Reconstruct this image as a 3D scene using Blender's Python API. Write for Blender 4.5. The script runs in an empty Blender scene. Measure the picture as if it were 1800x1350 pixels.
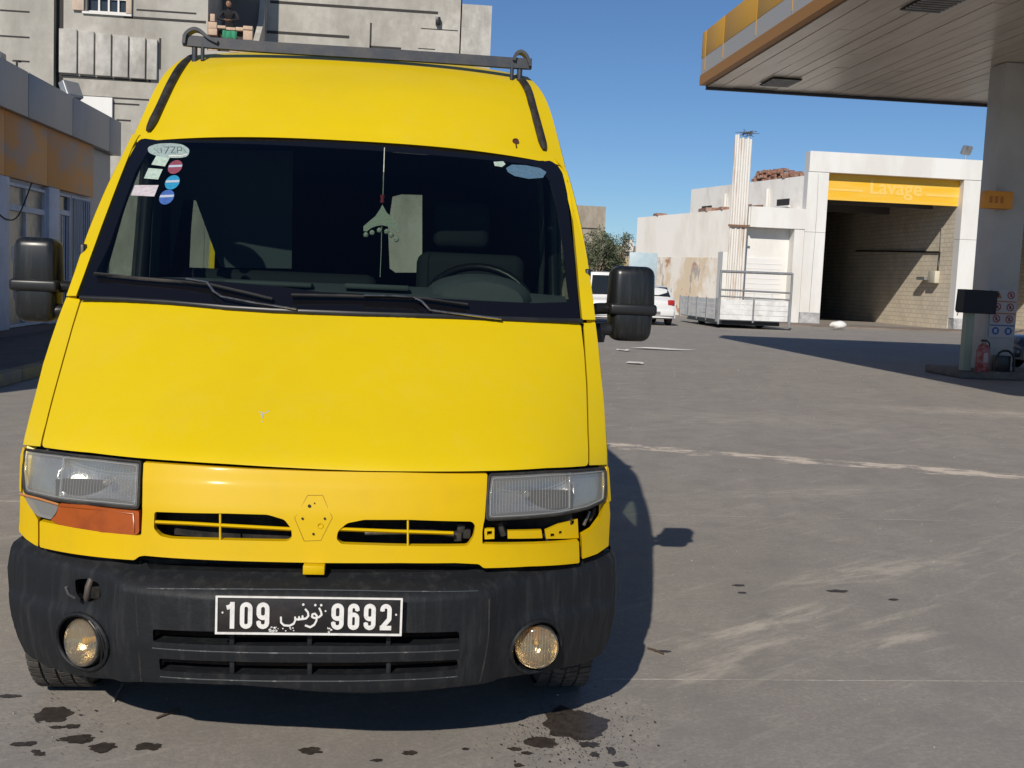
import bpy, bmesh, math, random
from mathutils import Vector, Matrix, noise
from mathutils.geometry import delaunay_2d_cdt

# ------------------------------------------------------------------ camera, sky, sun, exposure
scene = bpy.context.scene
COL = scene.collection
rad = math.radians
cam_data = bpy.data.cameras.new('camera')
cam = bpy.data.objects.new('camera', cam_data)
COL.objects.link(cam)
cam_data.sensor_width = 36
cam_data.lens = 39.335
cam_data.clip_start = .05
cam_data.clip_end = 3000
M = Matrix(((0.994256, -0.033227, -0.101741, 0.228562), (-0.098111, 0.096940, -0.990443, -3.193547), (0.042773, 0.994735, 0.093123, 1.509060), (0, 0, 0, 1)))
cam.matrix_world = M
scene.camera = cam

SUN_FROM = Vector((-.54, -1.42, 1)).normalized()      # direction towards the sun
world = bpy.data.worlds.new('World')
scene.world = world
world.use_nodes = True
wn = world.node_tree
sky = wn.nodes.new('ShaderNodeTexSky')
sky.sky_type = 'NISHITA'
sky.sun_disc = False
sky.sun_elevation = math.asin(SUN_FROM.z)
sky.sun_rotation = math.atan2(SUN_FROM.x, SUN_FROM.y)
sky.altitude = 1200
sky.air_density = 1.0
sky.dust_density = .05
sky.ozone_density = 3.6
tint = wn.nodes.new('ShaderNodeMix')        # a slightly bluer white balance for the sky
tint.data_type = 'RGBA'; tint.blend_type = 'MULTIPLY'; tint.inputs[0].default_value = 1
tint.inputs[7].default_value = (.62, .77, .93, 1)
wn.links.new(sky.outputs[0], tint.inputs[6])
wn.links.new(tint.outputs[2], wn.nodes['Background'].inputs[0])
wn.nodes['Background'].inputs[1].default_value = .084
sun_data = bpy.data.lights.new('sun', 'SUN')
sun_data.energy = 3.95
sun_data.angle = rad(.53)
sun_data.color = (1, .93, .82)
sun = bpy.data.objects.new('sun', sun_data)
sun.rotation_euler = SUN_FROM.to_track_quat('Z', 'Y').to_euler()
COL.objects.link(sun)
scene.view_settings.view_transform = 'Standard'
scene.view_settings.look = 'None'
scene.view_settings.exposure = 0
scene.view_settings.gamma = 1
scene.view_settings.use_curve_mapping = False

# ------------------------------------------------------------------ materials
def node(nt, kind, **kw):
    n = nt.nodes.new(kind)
    for k, v in kw.items(): setattr(n, k, v)
    return n
def ramp(nt, src, stops):
    r = node(nt, 'ShaderNodeValToRGB')
    e = r.color_ramp.elements
    while len(e) < len(stops): e.new(.5)
    for el, (p, c) in zip(e, stops):
        el.position = p
        el.color = (*c, 1) if isinstance(c, tuple) else (c, c, c, 1)
    nt.links.new(src, r.inputs[0])
    return r.outputs[0]
def tex(nt, scale, detail=4, stretch=(1, 1, 1), rot=(0, 0, 0), rough=.55, kind='ShaderNodeTexNoise'):
    tc = node(nt, 'ShaderNodeTexCoord')
    mp = node(nt, 'ShaderNodeMapping')
    if any(rot):        # turn first, then stretch
        mp.vector_type = 'TEXTURE'
        mp.inputs['Scale'].default_value = [1 / s for s in stretch]
    else: mp.inputs['Scale'].default_value = stretch
    mp.inputs['Rotation'].default_value = rot
    nt.links.new(tc.outputs['Object'], mp.inputs[0])
    n = node(nt, kind)
    n.inputs['Scale'].default_value = scale
    if 'Detail' in n.inputs: n.inputs['Detail'].default_value = detail
    if 'Roughness' in n.inputs: n.inputs['Roughness'].default_value = rough
    nt.links.new(mp.outputs[0], n.inputs[0])
    return n.outputs[0]
def mixc(nt, fac, a, b, mode='MIX'):
    m = node(nt, 'ShaderNodeMix', data_type='RGBA', blend_type=mode)
    for s, v in ((m.inputs[0], fac), (m.inputs[6], a), (m.inputs[7], b)):
        if isinstance(v, (int, float)): s.default_value = v
        elif isinstance(v, tuple): s.default_value = (*v, 1)
        else: nt.links.new(v, s)
    return m.outputs[2]
def mat(name, col, rough=.6, metal=0, dirt=None, dirt_scale=3, dirt_amt=.5, stretch=(1, 1, 1), rot=(0, 0, 0),
        lo=.42, hi=.62, col2=None, grain=0, grain_scale=60, bump=0, bump_scale=40, coat=0, spec=.5):
    m = bpy.data.materials.new(name)
    m.use_nodes = True
    nt = m.node_tree
    b = nt.nodes['Principled BSDF']
    b.inputs['Roughness'].default_value = rough
    b.inputs['Metallic'].default_value = metal
    b.inputs['Specular IOR Level'].default_value = spec
    b.inputs['Coat Weight'].default_value = coat
    b.inputs['Coat Roughness'].default_value = .12
    c = col
    if grain:
        c = mixc(nt, ramp(nt, tex(nt, grain_scale, 3), ((.3, 0.), (.7, 1.))), tuple(v * (1 - grain) for v in col), tuple(min(1, v * (1 + grain)) for v in col))
    if col2:
        c = mixc(nt, ramp(nt, tex(nt, dirt_scale * .37, 5), ((.35, 0.), (.65, 1.))), c, col2)
    if dirt:
        f = ramp(nt, tex(nt, dirt_scale, 8, stretch, rot, .65), ((lo, 0.), (hi, float(dirt_amt))))
        c = mixc(nt, f, c, dirt)
    if isinstance(c, tuple): b.inputs['Base Color'].default_value = (*c, 1)
    else: nt.links.new(c, b.inputs['Base Color'])
    if bump:
        bp = node(nt, 'ShaderNodeBump')
        bp.inputs['Strength'].default_value = bump
        bp.inputs['Distance'].default_value = .01
        nt.links.new(tex(nt, bump_scale, 6), bp.inputs['Height'])
        nt.links.new(bp.outputs[0], b.inputs['Normal'])
    return m
def glass_mat(name, tint, gloss=.08, rough=.02, haze=None, haze_amt=0.):
    m = bpy.data.materials.new(name)
    m.use_nodes = True
    nt = m.node_tree
    nt.nodes.remove(nt.nodes['Principled BSDF'])
    out = nt.nodes['Material Output']
    tr = node(nt, 'ShaderNodeBsdfTransparent'); tr.inputs[0].default_value = (*tint, 1)
    gl = node(nt, 'ShaderNodeBsdfGlossy'); gl.inputs['Roughness'].default_value = rough
    fr = node(nt, 'ShaderNodeFresnel')
    ge = node(nt, 'ShaderNodeNewGeometry'); mr = node(nt, 'ShaderNodeMapRange')      # a thin pane: the same from both sides
    mr.inputs['To Min'].default_value = 1.45; mr.inputs['To Max'].default_value = 1 / 1.45
    nt.links.new(ge.outputs['Backfacing'], mr.inputs['Value']); nt.links.new(mr.outputs[0], fr.inputs[0])
    mx = node(nt, 'ShaderNodeMixShader')
    nt.links.new(fr.outputs[0], mx.inputs[0]); nt.links.new(tr.outputs[0], mx.inputs[1]); nt.links.new(gl.outputs[0], mx.inputs[2])
    last = mx
    if haze:
        df = node(nt, 'ShaderNodeBsdfDiffuse'); df.inputs[0].default_value = (*haze, 1)
        m2 = node(nt, 'ShaderNodeMixShader'); m2.inputs[0].default_value = haze_amt
        nt.links.new(mx.outputs[0], m2.inputs[1]); nt.links.new(df.outputs[0], m2.inputs[2])
        last = m2
    nt.links.new(last.outputs[0], out.inputs[0])
    return m

YELLOW = mat('yellow_paint', (.70, .50, .002), .38, dirt=(.52, .38, .02), dirt_scale=2.2, dirt_amt=.25, lo=.45, hi=.8, bump=.05, bump_scale=3.2, coat=.16, spec=.32)
def dust_film(m, col, scale, lo, hi, amt, stretch=(1, 1, 1)):
    # settled dust and fine wear over whatever colour the thing has
    nt = m.node_tree; b = nt.nodes['Principled BSDF']
    old = b.inputs['Base Color'].links[0].from_socket
    f = ramp(nt, tex(nt, scale, 10, stretch, rough=.8), ((lo, 0.), (hi, float(amt))))
    nt.links.new(mixc(nt, f, old, col), b.inputs['Base Color'])
    nt.links.new(ramp(nt, tex(nt, 4, 6), ((.3, .34), (.7, .50))), b.inputs['Roughness'])
dust_film(YELLOW, (.60, .50, .22), 5, .50, .80, .09, (1, 1, .5))
dust_film(YELLOW, (.50, .40, .14), 60, .68, .76, .25)
YPLAST = mat('yellow_plastic', (.66, .425, .001), .46, dirt=(.42, .28, .02), dirt_scale=6, dirt_amt=.25, lo=.5, hi=.8, coat=.04, spec=.2)
BUMPER = mat('grey_bumper_plastic', (.0095, .0110, .0130), .58, dirt=(.050, .050, .048), dirt_scale=6, dirt_amt=.55, stretch=(5, 5, .6), lo=.5, hi=.78, bump=.3, bump_scale=25, spec=.35)
BLACK = mat('black_plastic', (.012, .012, .013), .38, dirt=(.05, .05, .05), dirt_scale=9, dirt_amt=.4, lo=.5, hi=.8)
MIRROR = mat('mirror_shell_plastic', (.010, .011, .012), .32, dirt=(.07, .07, .07), dirt_scale=30, dirt_amt=.35, stretch=(2, 2, .12), lo=.5, hi=.72)
RUBBER = mat('black_rubber', (.018, .017, .016), .8, dirt=(.07, .06, .05), dirt_scale=12, dirt_amt=.5, bump=.3, bump_scale=80)
TYRE = mat('dusty_tyre_rubber', (.05, .046, .042), .9, dirt=(.14, .125, .11), dirt_scale=14, dirt_amt=.7)
DARK = mat('dark_interior', (.020, .023, .028), .85)
VOID = mat('dark_engine_bay', (.006, .005, .005), .8, dirt=(.05, .04, .03), dirt_scale=20, dirt_amt=.6)
DASH = mat('grey_dash_plastic', (.13, .135, .145), .65, dirt=(.18, .18, .18), dirt_scale=12, dirt_amt=.4)
TRIMG = mat('grey_trim', (.11, .12, .12), .7)
RACK = mat('rack_blue_grey_paint', (.030, .036, .052), .45, dirt=(.09, .08, .07), dirt_scale=12, dirt_amt=.5)
SILVER = mat('silver_reflector', (.78, .77, .74), .24, .8, dirt=(.50, .48, .44), dirt_scale=12, dirt_amt=.5, bump=.3, bump_scale=30)
CHROME = mat('worn_chrome', (.5, .49, .46), .3, .9, dirt=(.12, .10, .08), dirt_scale=25, dirt_amt=.7)
LENS = glass_mat('cloudy_lamp_glass', (.72, .72, .70), rough=.06, haze=(.62, .60, .56), haze_amt=.16)
CLEARLENS = glass_mat('clear_lens', (.85, .85, .85), rough=.08, haze=(.6, .6, .58), haze_amt=.30)
FOGLENS = glass_mat('fog_lamp_glass', (.92, .88, .78), rough=.06, haze=(.55, .48, .36), haze_amt=.14)
GOLDREF = mat('tarnished_reflector', (.62, .52, .36), .22, .9, dirt=(.32, .20, .10), dirt_scale=14, dirt_amt=.7, bump=.5, bump_scale=30)
AMBER = mat('amber_lens', (.36, .072, .002), .30, dirt=(.20, .035, .002), dirt_scale=9, dirt_amt=.6, coat=.15)
BULB = mat('amber_bulb', (.75, .42, .03), .15, coat=.5)
SCREEN = glass_mat('tinted_windscreen', (.44, .52, .48), rough=.01)
REARGL = glass_mat('rear_glass', (.74, .80, .74), rough=.02)
FRIT = mat('black_glass_edge', (.006, .006, .008), .12)
PLATEB = mat('plate_black', (.010, .009, .009), .45, dirt=(.05, .04, .035), dirt_scale=18, dirt_amt=.4)
PLATEW = mat('plate_white', (.78, .76, .72), .5, dirt=(.35, .33, .30), dirt_scale=45, dirt_amt=.5, lo=.5, hi=.75)
WHITE = mat('white_wall_paint', (.80, .79, .76), .7, dirt=(.62, .59, .53), dirt_scale=.7, dirt_amt=.5, stretch=(1, 1, .3), bump=.1, bump_scale=8)
OLDWHITE = mat('weathered_white_wall', (.84, .81, .76), .85, dirt=(.58, .51, .42), dirt_scale=.9, dirt_amt=.6, stretch=(1, 1, .25), lo=.48, hi=.75, bump=.3, bump_scale=5)
CONCR = mat('grey_concrete', (.50, .475, .425), .9, dirt=(.24, .22, .19), dirt_scale=.9, dirt_amt=.75, stretch=(1, 1, .45), lo=.42, hi=.74, col2=(.41, .39, .345), grain=.14, grain_scale=4, bump=.5, bump_scale=12)
CONCR2 = mat('pale_render', (.52, .50, .46), .9, dirt=(.27, .25, .22), dirt_scale=1.3, dirt_amt=.7, stretch=(1, 1, .5), grain=.1, grain_scale=6, bump=.4, bump_scale=14)
CONCR3 = mat('far_beige_render', (.42, .37, .30), .9, dirt=(.24, .20, .15), dirt_scale=.9, dirt_amt=.7, stretch=(1, 1, .4), grain=.1, grain_scale=3)
JOINT = mat('dark_joint', (.045, .042, .04), .9)
SHADE = mat('dark_room', (.03, .03, .032), .9)
BLOCKS = mat('bare_hollow_block', (.55, .40, .29), .9, grain=.15, grain_scale=20)
BRICKR = mat('red_brick', (.27, .115, .075), .9, dirt=(.42, .34, .27), dirt_scale=3, dirt_amt=.7, grain=.3, grain_scale=12)
GREYPAN = mat('grey_cladding', (.27, .285, .31), .42, dirt=(.21, .22, .24), dirt_scale=1.1, dirt_amt=.45, stretch=(1, 1, .4))
ORANGE = mat('faded_orange_band', (.58, .235, .03), .55, dirt=(.36, .25, .19), dirt_scale=1.1, dirt_amt=.9, lo=.45, hi=.6, stretch=(1, .7, 1.6))
CANOPYY = mat('canopy_yellow', (.62, .32, .03), .5, dirt=(.6, .35, .06), dirt_scale=1.5, dirt_amt=.4)
CANGREY = mat('canopy_grey_stripe', (.40, .40, .40), .5)
CEIL = mat('ceiling_strip', (.60, .54, .46), .28, .2, dirt=(.38, .33, .27), dirt_scale=1.2, dirt_amt=.6, stretch=(2, .3, 1))
PILLAR = mat('pillar_paint', (.44, .43, .42), .5, dirt=(.32, .29, .26), dirt_scale=1.2, dirt_amt=.4)
BANNER = mat('banner_yellow', (.86, .48, .018), .5, dirt=(.86, .58, .13), dirt_scale=2, dirt_amt=.5, stretch=(.2, 1, 3))
BANTXT = mat('faded_lettering', (.88, .58, .14), .6)
NAVY = mat('navy_plinth', (.03, .04, .075), .6)
KWALL = mat('kiosk_wall', (.42, .46, .55), .6, dirt=(.28, .3, .34), dirt_scale=2, dirt_amt=.5)
KGLASS = mat('papered_window', (.36, .32, .24), .3, dirt=(.18, .17, .13), dirt_scale=2.2, dirt_amt=.8, lo=.45, hi=.55)
KDARK = mat('dark_window', (.03, .04, .05), .15)
STEEL = mat('galvanised_steel', (.42, .43, .44), .42, .6, dirt=(.25, .24, .23), dirt_scale=5, dirt_amt=.6, stretch=(1, 1, .4))
ALU = mat('white_dropside', (.80, .80, .79), .5, 0, dirt=(.48, .46, .44), dirt_scale=3, dirt_amt=.5)
CARW = mat('white_car_paint', (.78, .78, .77), .3, coat=.6)
CARD = mat('dark_car_paint', (.05, .065, .09), .28, .4, coat=.6)
CARG = mat('car_glass', (.018, .022, .026), .06)
REDL = mat('red_lamp', (.42, .02, .02), .2, coat=.4)
REDX = mat('extinguisher_red', (.30, .035, .03), .4, dirt=(.35, .3, .28), dirt_scale=14, dirt_amt=.6)
RUSTW = mat('rusty_white_pipe', (.76, .73, .68), .7, dirt=(.45, .28, .17), dirt_scale=2.4, dirt_amt=.8, stretch=(3, 3, .16), lo=.52, hi=.66)
SCREENB = mat('dark_display', (.008, .010, .016), .65)
PANELB = mat('pale_blue_panel', (.42, .55, .62), .4, dirt=(.6, .66, .68), dirt_scale=2, dirt_amt=.5)
KERBY = mat('worn_yellow_kerb', (.33, .25, .10), .85, dirt=(.2, .19, .17), dirt_scale=4, dirt_amt=.9)
SKIN = mat('skin', (.35, .19, .12), .6)
CLOTH = mat('dark_cloth', (.018, .017, .020), .9)
HAIR = mat('dark_hair', (.010, .008, .007), .7)
GREEN = mat('green_cloth', (.04, .26, .14), .9)
LEAF = mat('olive_leaves', (.085, .11, .055), .7, col2=(.15, .17, .10), dirt_scale=4)
BARK = mat('bark', (.12, .09, .06), .9)
BEIGEB = mat('wood_shutter', (.62, .50, .40), .7, dirt=(.45, .33, .24), dirt_scale=5, dirt_amt=.6)
STAINM = mat('oil_stain', (.045, .036, .030), .5, dirt=(.085, .07, .06), dirt_scale=30, dirt_amt=.6)
ASPH = None

def ground_material():
    m = bpy.data.materials.new('worn_concrete_ground')
    m.use_nodes = True
    nt = m.node_tree
    b = nt.nodes['Principled BSDF']
    b.inputs['Roughness'].default_value = .85
    b.inputs['Specular IOR Level'].default_value = .3
    c = mixc(nt, ramp(nt, tex(nt, .55, 8, rough=.6), ((.3, 0.), (.7, 1.))), (.345, .308, .268), (.43, .388, .338))
    c = mixc(nt, ramp(nt, tex(nt, 2.2, 8, (.4, 1, 1), (0, 0, .7), .6), ((.42, 0.), (.75, .55))), c, (.40, .37, .325))
    c = mixc(nt, ramp(nt, tex(nt, 1.1, 8, (.25, 1.6, 1), (0, 0, .65), .7), ((.54, 0.), (.66, .65))), c, (.48, .43, .37))
    c = mixc(nt, ramp(nt, tex(nt, .9, 8, (.22, 1.8, 1), (0, 0, 1.3), .7), ((.5, 0.), (.8, .6))), c, (.235, .218, .20))
    c = mixc(nt, ramp(nt, tex(nt, 55, 5, rough=.75), ((.35, .55), (.65, 0.))), c, (.17, .157, .145))
    c = mixc(nt, ramp(nt, tex(nt, 260, 2), ((.60, 0.), (.72, .5))), c, (.50, .46, .41))
    c = mixc(nt, ramp(nt, tex(nt, 9, 8, (.5, 1, 1), (0, 0, .6), .8), ((.62, 0.), (.72, .6))), c, (.52, .47, .40))
    c = mixc(nt, ramp(nt, tex(nt, 22, 6, rough=.7), ((.38, .5), (.60, 0.))), c, (.265, .24, .214))
    c = mixc(nt, ramp(nt, tex(nt, 3.2, 7, rough=.7), ((.35, .55), (.55, 0.))), c, (.235, .218, .20))
    # pale dragged streaks, two directions
    for rz, sc, lo_, col_ in ((.72, 2.6, .57, (.54, .49, .42)), (.55, 6.0, .58, (.54, .50, .43)), (-.15, 3.0, .62, (.50, .46, .40))):
        c = mixc(nt, ramp(nt, tex(nt, sc, 8, (.22, 2.4, 1), (0, 0, rz), .72), ((lo_, 0.), (lo_ + .12, .36))), c, col_)
    tc = node(nt, 'ShaderNodeTexCoord')
    def zone(cx, cy, rx, ry, rot_):
        # soft elliptical zone on the ground where a mark lies
        mp = node(nt, 'ShaderNodeMapping', vector_type='TEXTURE')
        mp.inputs['Location'].default_value = (cx, cy, 0)
        mp.inputs['Rotation'].default_value = (0, 0, rot_)
        mp.inputs['Scale'].default_value = (rx, ry, 1)
        nt.links.new(tc.outputs['Object'], mp.inputs[0])
        g = node(nt, 'ShaderNodeTexGradient', gradient_type='SPHERICAL')
        nt.links.new(mp.outputs[0], g.inputs[0])
        return g.outputs[0]
    def mul(x, y, op='MULTIPLY'):
        m_ = node(nt, 'ShaderNodeMath', operation=op)
        for s, v in zip(m_.inputs, (x, y)):
            if isinstance(v, (int, float)): s.default_value = v
            else: nt.links.new(v, s)
        return m_.outputs[0]
    # sand lying along the old trench
    sp = node(nt, 'ShaderNodeSeparateXYZ'); nt.links.new(tc.outputs['Object'], sp.inputs[0])
    d = mul(mul(mul(sp.outputs[1], mul(sp.outputs[0], .355), 'ADD'), 7.83, 'SUBTRACT'), 0, 'ADD')
    d = mul(d, mul(mul(tex(nt, 1.4, 4), .5, 'SUBTRACT'), .35), 'ADD')
    ab = node(nt, 'ShaderNodeMath', operation='ABSOLUTE'); nt.links.new(d, ab.inputs[0])
    band = ramp(nt, ab.outputs[0], ((.05, 1.), (.48, 0.)))
    grit = ramp(nt, tex(nt, 5, 8, (.45, 1.0, 1), (0, 0, -.25), .75), ((.34, 0.), (.70, 1.)))
    gt = mul(ramp(nt, sp.outputs[0], ((0, 0.), (.9, 1.))), ramp(nt, tex(nt, 1.3, 5, rough=.6), ((.36, .45), (.56, 1.))))
    c = mixc(nt, ramp(nt, mul(mul(band, grit), gt), ((.26, 0.), (.44, .92))), c, (.70, .60, .49))
    for (cx, cy, rx, ry, ro, am) in ((1.92, 1.62, .85, .16, .62, .8), (2.45, 1.42, .6, .10, .55, .8), (1.75, 1.28, .5, .12, .6, .7), (2.9, 2.6, 1.2, .25, .5, .6), (3.4, 4.9, 1.6, .35, .25, .35), (4.5, 9.5, 3, 1.0, .2, .3), (8.5, 11, 3.5, .8, -.1, .7), (1.5, 1.0, .5, .12, .7, .6), (2.6, 1.75, .7, .06, .6, .6), (-1.3, .45, .5, .2, .5, .4), (.9, -.1, .6, .15, .4, .5)):
        st = ramp(nt, tex(nt, 7, 9, (.42, 1.7, 1), (0, 0, ro), .75), ((.40, 0.), (.62, 1.)))
        c = mixc(nt, ramp(nt, mul(zone(cx, cy, rx, ry, ro), st), ((.10, 0.), (.6, am * .85))), c, (.58, .52, .43))
    nt.links.new(c, b.inputs['Base Color'])
    bp = node(nt, 'ShaderNodeBump')
    bp.inputs['Strength'].default_value = .45
    bp.inputs['Distance'].default_value = .006
    nt.links.new(tex(nt, 90, 8, rough=.8), bp.inputs['Height'])
    nt.links.new(bp.outputs[0], b.inputs['Normal'])
    return m
GROUND = ground_material()
def block_material():
    m = bpy.data.materials.new('beige_block_wall')
    m.use_nodes = True
    nt = m.node_tree
    b = nt.nodes['Principled BSDF']
    b.inputs['Roughness'].default_value = .9
    tc = node(nt, 'ShaderNodeTexCoord'); sp = node(nt, 'ShaderNodeSeparateXYZ'); cb = node(nt, 'ShaderNodeCombineXYZ')
    nt.links.new(tc.outputs['Object'], sp.inputs[0])
    nt.links.new(sp.outputs[1], cb.inputs[0]); nt.links.new(sp.outputs[2], cb.inputs[1])
    br = node(nt, 'ShaderNodeTexBrick')
    br.inputs['Scale'].default_value = 1
    br.inputs['Brick Width'].default_value = .5
    br.inputs['Row Height'].default_value = .22
    br.inputs['Mortar Size'].default_value = .012
    br.inputs['Color1'].default_value = (.86, .76, .60, 1)
    br.inputs['Color2'].default_value = (.78, .69, .54, 1)
    br.inputs['Mortar'].default_value = (.50, .43, .33, 1)
    nt.links.new(cb.outputs[0], br.inputs[0])
    c = mixc(nt, ramp(nt, tex(nt, 1.2, 6), ((.4, 0.), (.75, .5))), br.outputs[0], (.50, .44, .36))
    nt.links.new(c, b.inputs['Base Color'])
    return m
BLOCKWALL = block_material()
def patch_material():
    m = mat('peeling_base_wall', (.78, .74, .68), .9, dirt=(.60, .46, .30), dirt_scale=.8, dirt_amt=.75, lo=.45, hi=.55, stretch=(1, 1, .5))
    nt = m.node_tree
    b = nt.nodes['Principled BSDF']
    old = b.inputs['Base Color'].links[0].from_socket
    c = mixc(nt, ramp(nt, tex(nt, 1.1, 6, (1, 1, .7)), ((.60, 0.), (.63, .85))), old, (.40, .16, .09))
    c = mixc(nt, ramp(nt, tex(nt, 2.2, 6, (1.5, 1.5, .3)), ((.58, 0.), (.63, .9))), c, (.36, .33, .31))
    nt.links.new(c, b.inputs['Base Color'])
    return m
PEEL = patch_material()
HOUSEW = mat('scuffed_house_wall', (.90, .87, .82), .85, dirt=(.55, .48, .38), dirt_scale=1.6, dirt_amt=.55, lo=.5, hi=.75, stretch=(1, 1, .5), bump=.3, bump_scale=5)

# ------------------------------------------------------------------ object helpers
def props(o, label=None, cat=None, group=None, kind=None):
    if label: o['label'] = label
    if cat: o['category'] = cat
    if group: o['group'] = group
    if kind: o['kind'] = kind
    return o
def empty(name, loc, label, cat, group=None):
    o = bpy.data.objects.new(name, None)
    o.empty_display_size = .2
    COL.objects.link(o)
    o.location = loc
    return props(o, label, cat, group)
def link(name, me, m, parent=None, loc=None):
    o = bpy.data.objects.new(name, me)
    if m and not me.materials: me.materials.append(m)
    COL.objects.link(o)
    if parent:
        o.parent = parent
        p, off = parent, Vector((0, 0, 0))
        while p: off += p.location; p = p.parent
        # meshes are written in world coordinates unless a place is given
        o.location = (Vector(loc) if loc else Vector((0, 0, 0))) - off
    elif loc: o.location = loc
    return o
def finish(bm, name, m, parent=None, smooth=False, loc=None, angle=None):
    bmesh.ops.recalc_face_normals(bm, faces=bm.faces)
    me = bpy.data.meshes.new(name)
    bm.to_mesh(me); bm.free()
    if smooth:
        for p in me.polygons: p.use_smooth = True
        if angle: me.set_sharp_from_angle(angle=angle)
    return link(name, me, m, parent, loc)
def bm_box(bm, x0, x1, y0, y1, z0, z1, bev=0, seg=2, taper=None):
    vs = [bm.verts.new((x, y, z)) for z in (z0, z1) for y in (y0, y1) for x in (x0, x1)]
    if taper:
        c = Vector(((x0 + x1) / 2, (y0 + y1) / 2, 0))
        for v in vs[4:]:
            v.co.x = c.x + (v.co.x - c.x) * taper; v.co.y = c.y + (v.co.y - c.y) * taper
    fs = [bm.faces.new([vs[i] for i in q]) for q in ((0, 2, 3, 1), (4, 5, 7, 6), (0, 1, 5, 4), (2, 6, 7, 3), (0, 4, 6, 2), (1, 3, 7, 5))]
    if bev:
        es = list({e for f in fs for e in f.edges})
        bmesh.ops.bevel(bm, geom=es, offset=bev, segments=seg, affect='EDGES', profile=.5)
def box(name, x0, x1, y0, y1, z0, z1, m, parent=None, bev=0, seg=2, taper=None):
    bm = bmesh.new()
    bm_box(bm, min(x0, x1), max(x0, x1), min(y0, y1), max(y0, y1), min(z0, z1), max(z0, z1), bev, seg, taper)
    return finish(bm, name, m, parent, smooth=bev > 0, angle=rad(50) if bev else None)
def bm_prism(bm, pts, axis, a, b):
    # pts: 2D outline in the plane across the axis; a, b: extent along the axis
    def mk(u, v, w): return {'x': (w, u, v), 'y': (u, w, v), 'z': (u, v, w)}[axis]
    A = [bm.verts.new(mk(u, v, a)) for u, v in pts]
    B = [bm.verts.new(mk(u, v, b)) for u, v in pts]
    n = len(pts)
    bm.faces.new(A); bm.faces.new(B[::-1])
    for i in range(n): bm.faces.new((A[i], A[(i + 1) % n], B[(i + 1) % n], B[i]))
def prism(name, pts, axis, a, b, m, parent=None):
    bm = bmesh.new()
    bm_prism(bm, pts, axis, a, b)
    return finish(bm, name, m, parent)
def bm_tube(bm, path, r, seg=8, cap=True, flat=1.0):
    path = [Vector(p) for p in path]
    rs = r if isinstance(r, (list, tuple)) else [r] * len(path)
    rings = []
    ref = None
    for i, p in enumerate(path):
        t = (path[min(i + 1, len(path) - 1)] - path[max(i - 1, 0)]).normalized()
        if ref is None: ref = Vector((0, 0, 1)) if abs(t.z) < .9 else Vector((0, 1, 0))
        u = t.cross(ref).normalized(); v = u.cross(t).normalized()
        ref = v
        rings.append([bm.verts.new(p + (u * math.cos(a) * rs[i] + v * math.sin(a) * rs[i] * flat)) for a in (2 * math.pi * k / seg for k in range(seg))])
    for A, B in zip(rings, rings[1:]):
        for k in range(seg): bm.faces.new((A[k], A[(k + 1) % seg], B[(k + 1) % seg], B[k]))
    if cap: bm.faces.new(rings[0][::-1]); bm.faces.new(rings[-1])
def tube(name, path, r, m, parent=None, seg=8, flat=1.0):
    bm = bmesh.new()
    bm_tube(bm, path, r, seg, True, flat)
    return finish(bm, name, m, parent, smooth=True, angle=rad(60))
def smooth_path(pts, n=4):
    pts = [Vector(p) for p in pts]
    out = []
    for i in range(len(pts) - 1):
        p0, p1, p2, p3 = pts[max(i - 1, 0)], pts[i], pts[i + 1], pts[min(i + 2, len(pts) - 1)]
        for k in range(n):
            t = k / n
            out.append(.5 * (2 * p1 + (p2 - p0) * t + (2 * p0 - 5 * p1 + 4 * p2 - p3) * t * t + (3 * p1 - p0 - 3 * p2 + p3) * t ** 3))
    out.append(pts[-1])
    return out
def bm_lathe(bm, prof, origin, axis, seg=24):
    # prof: (radius, distance along the axis)
    axis = Vector(axis).normalized()
    q = axis.to_track_quat('Z', 'Y')
    o = Vector(origin)
    rings = []
    for r, h in prof:
        if r < 1e-5: rings.append([bm.verts.new(o + axis * h)] * 1)
        else: rings.append([bm.verts.new(o + q @ Vector((r * math.cos(a), r * math.sin(a), h))) for a in (2 * math.pi * k / seg for k in range(seg))])
    for A, B in zip(rings, rings[1:]):
        for k in range(seg):
            k2 = (k + 1) % seg
            if len(A) == 1 and len(B) == 1: continue
            if len(A) == 1: bm.faces.new((A[0], B[k], B[k2]))
            elif len(B) == 1: bm.faces.new((A[k], A[k2], B[0]))
            else: bm.faces.new((A[k], A[k2], B[k2], B[k]))
def lathe(name, prof, origin, axis, m, parent=None, seg=24, angle=40):
    bm = bmesh.new()
    bm_lathe(bm, prof, origin, axis, seg)
    return finish(bm, name, m, parent, smooth=True, angle=rad(angle))
def resample(poly, step):
    out = []
    n = len(poly)
    for i in range(n):
        a, b = Vector(poly[i]), Vector(poly[(i + 1) % n])
        k = max(1, int((b - a).length / step + .5))
        out += [a.lerp(b, j / k) for j in range(k)]
    return out
def inside(p, poly):
    c = False
    n = len(poly)
    for i in range(n):
        a, b = poly[i], poly[i - 1]
        if (a[1] > p[1]) != (b[1] > p[1]) and p[0] < (b[0] - a[0]) * (p[1] - a[1]) / (b[1] - a[1]) + a[0]: c = not c
    return c
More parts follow.
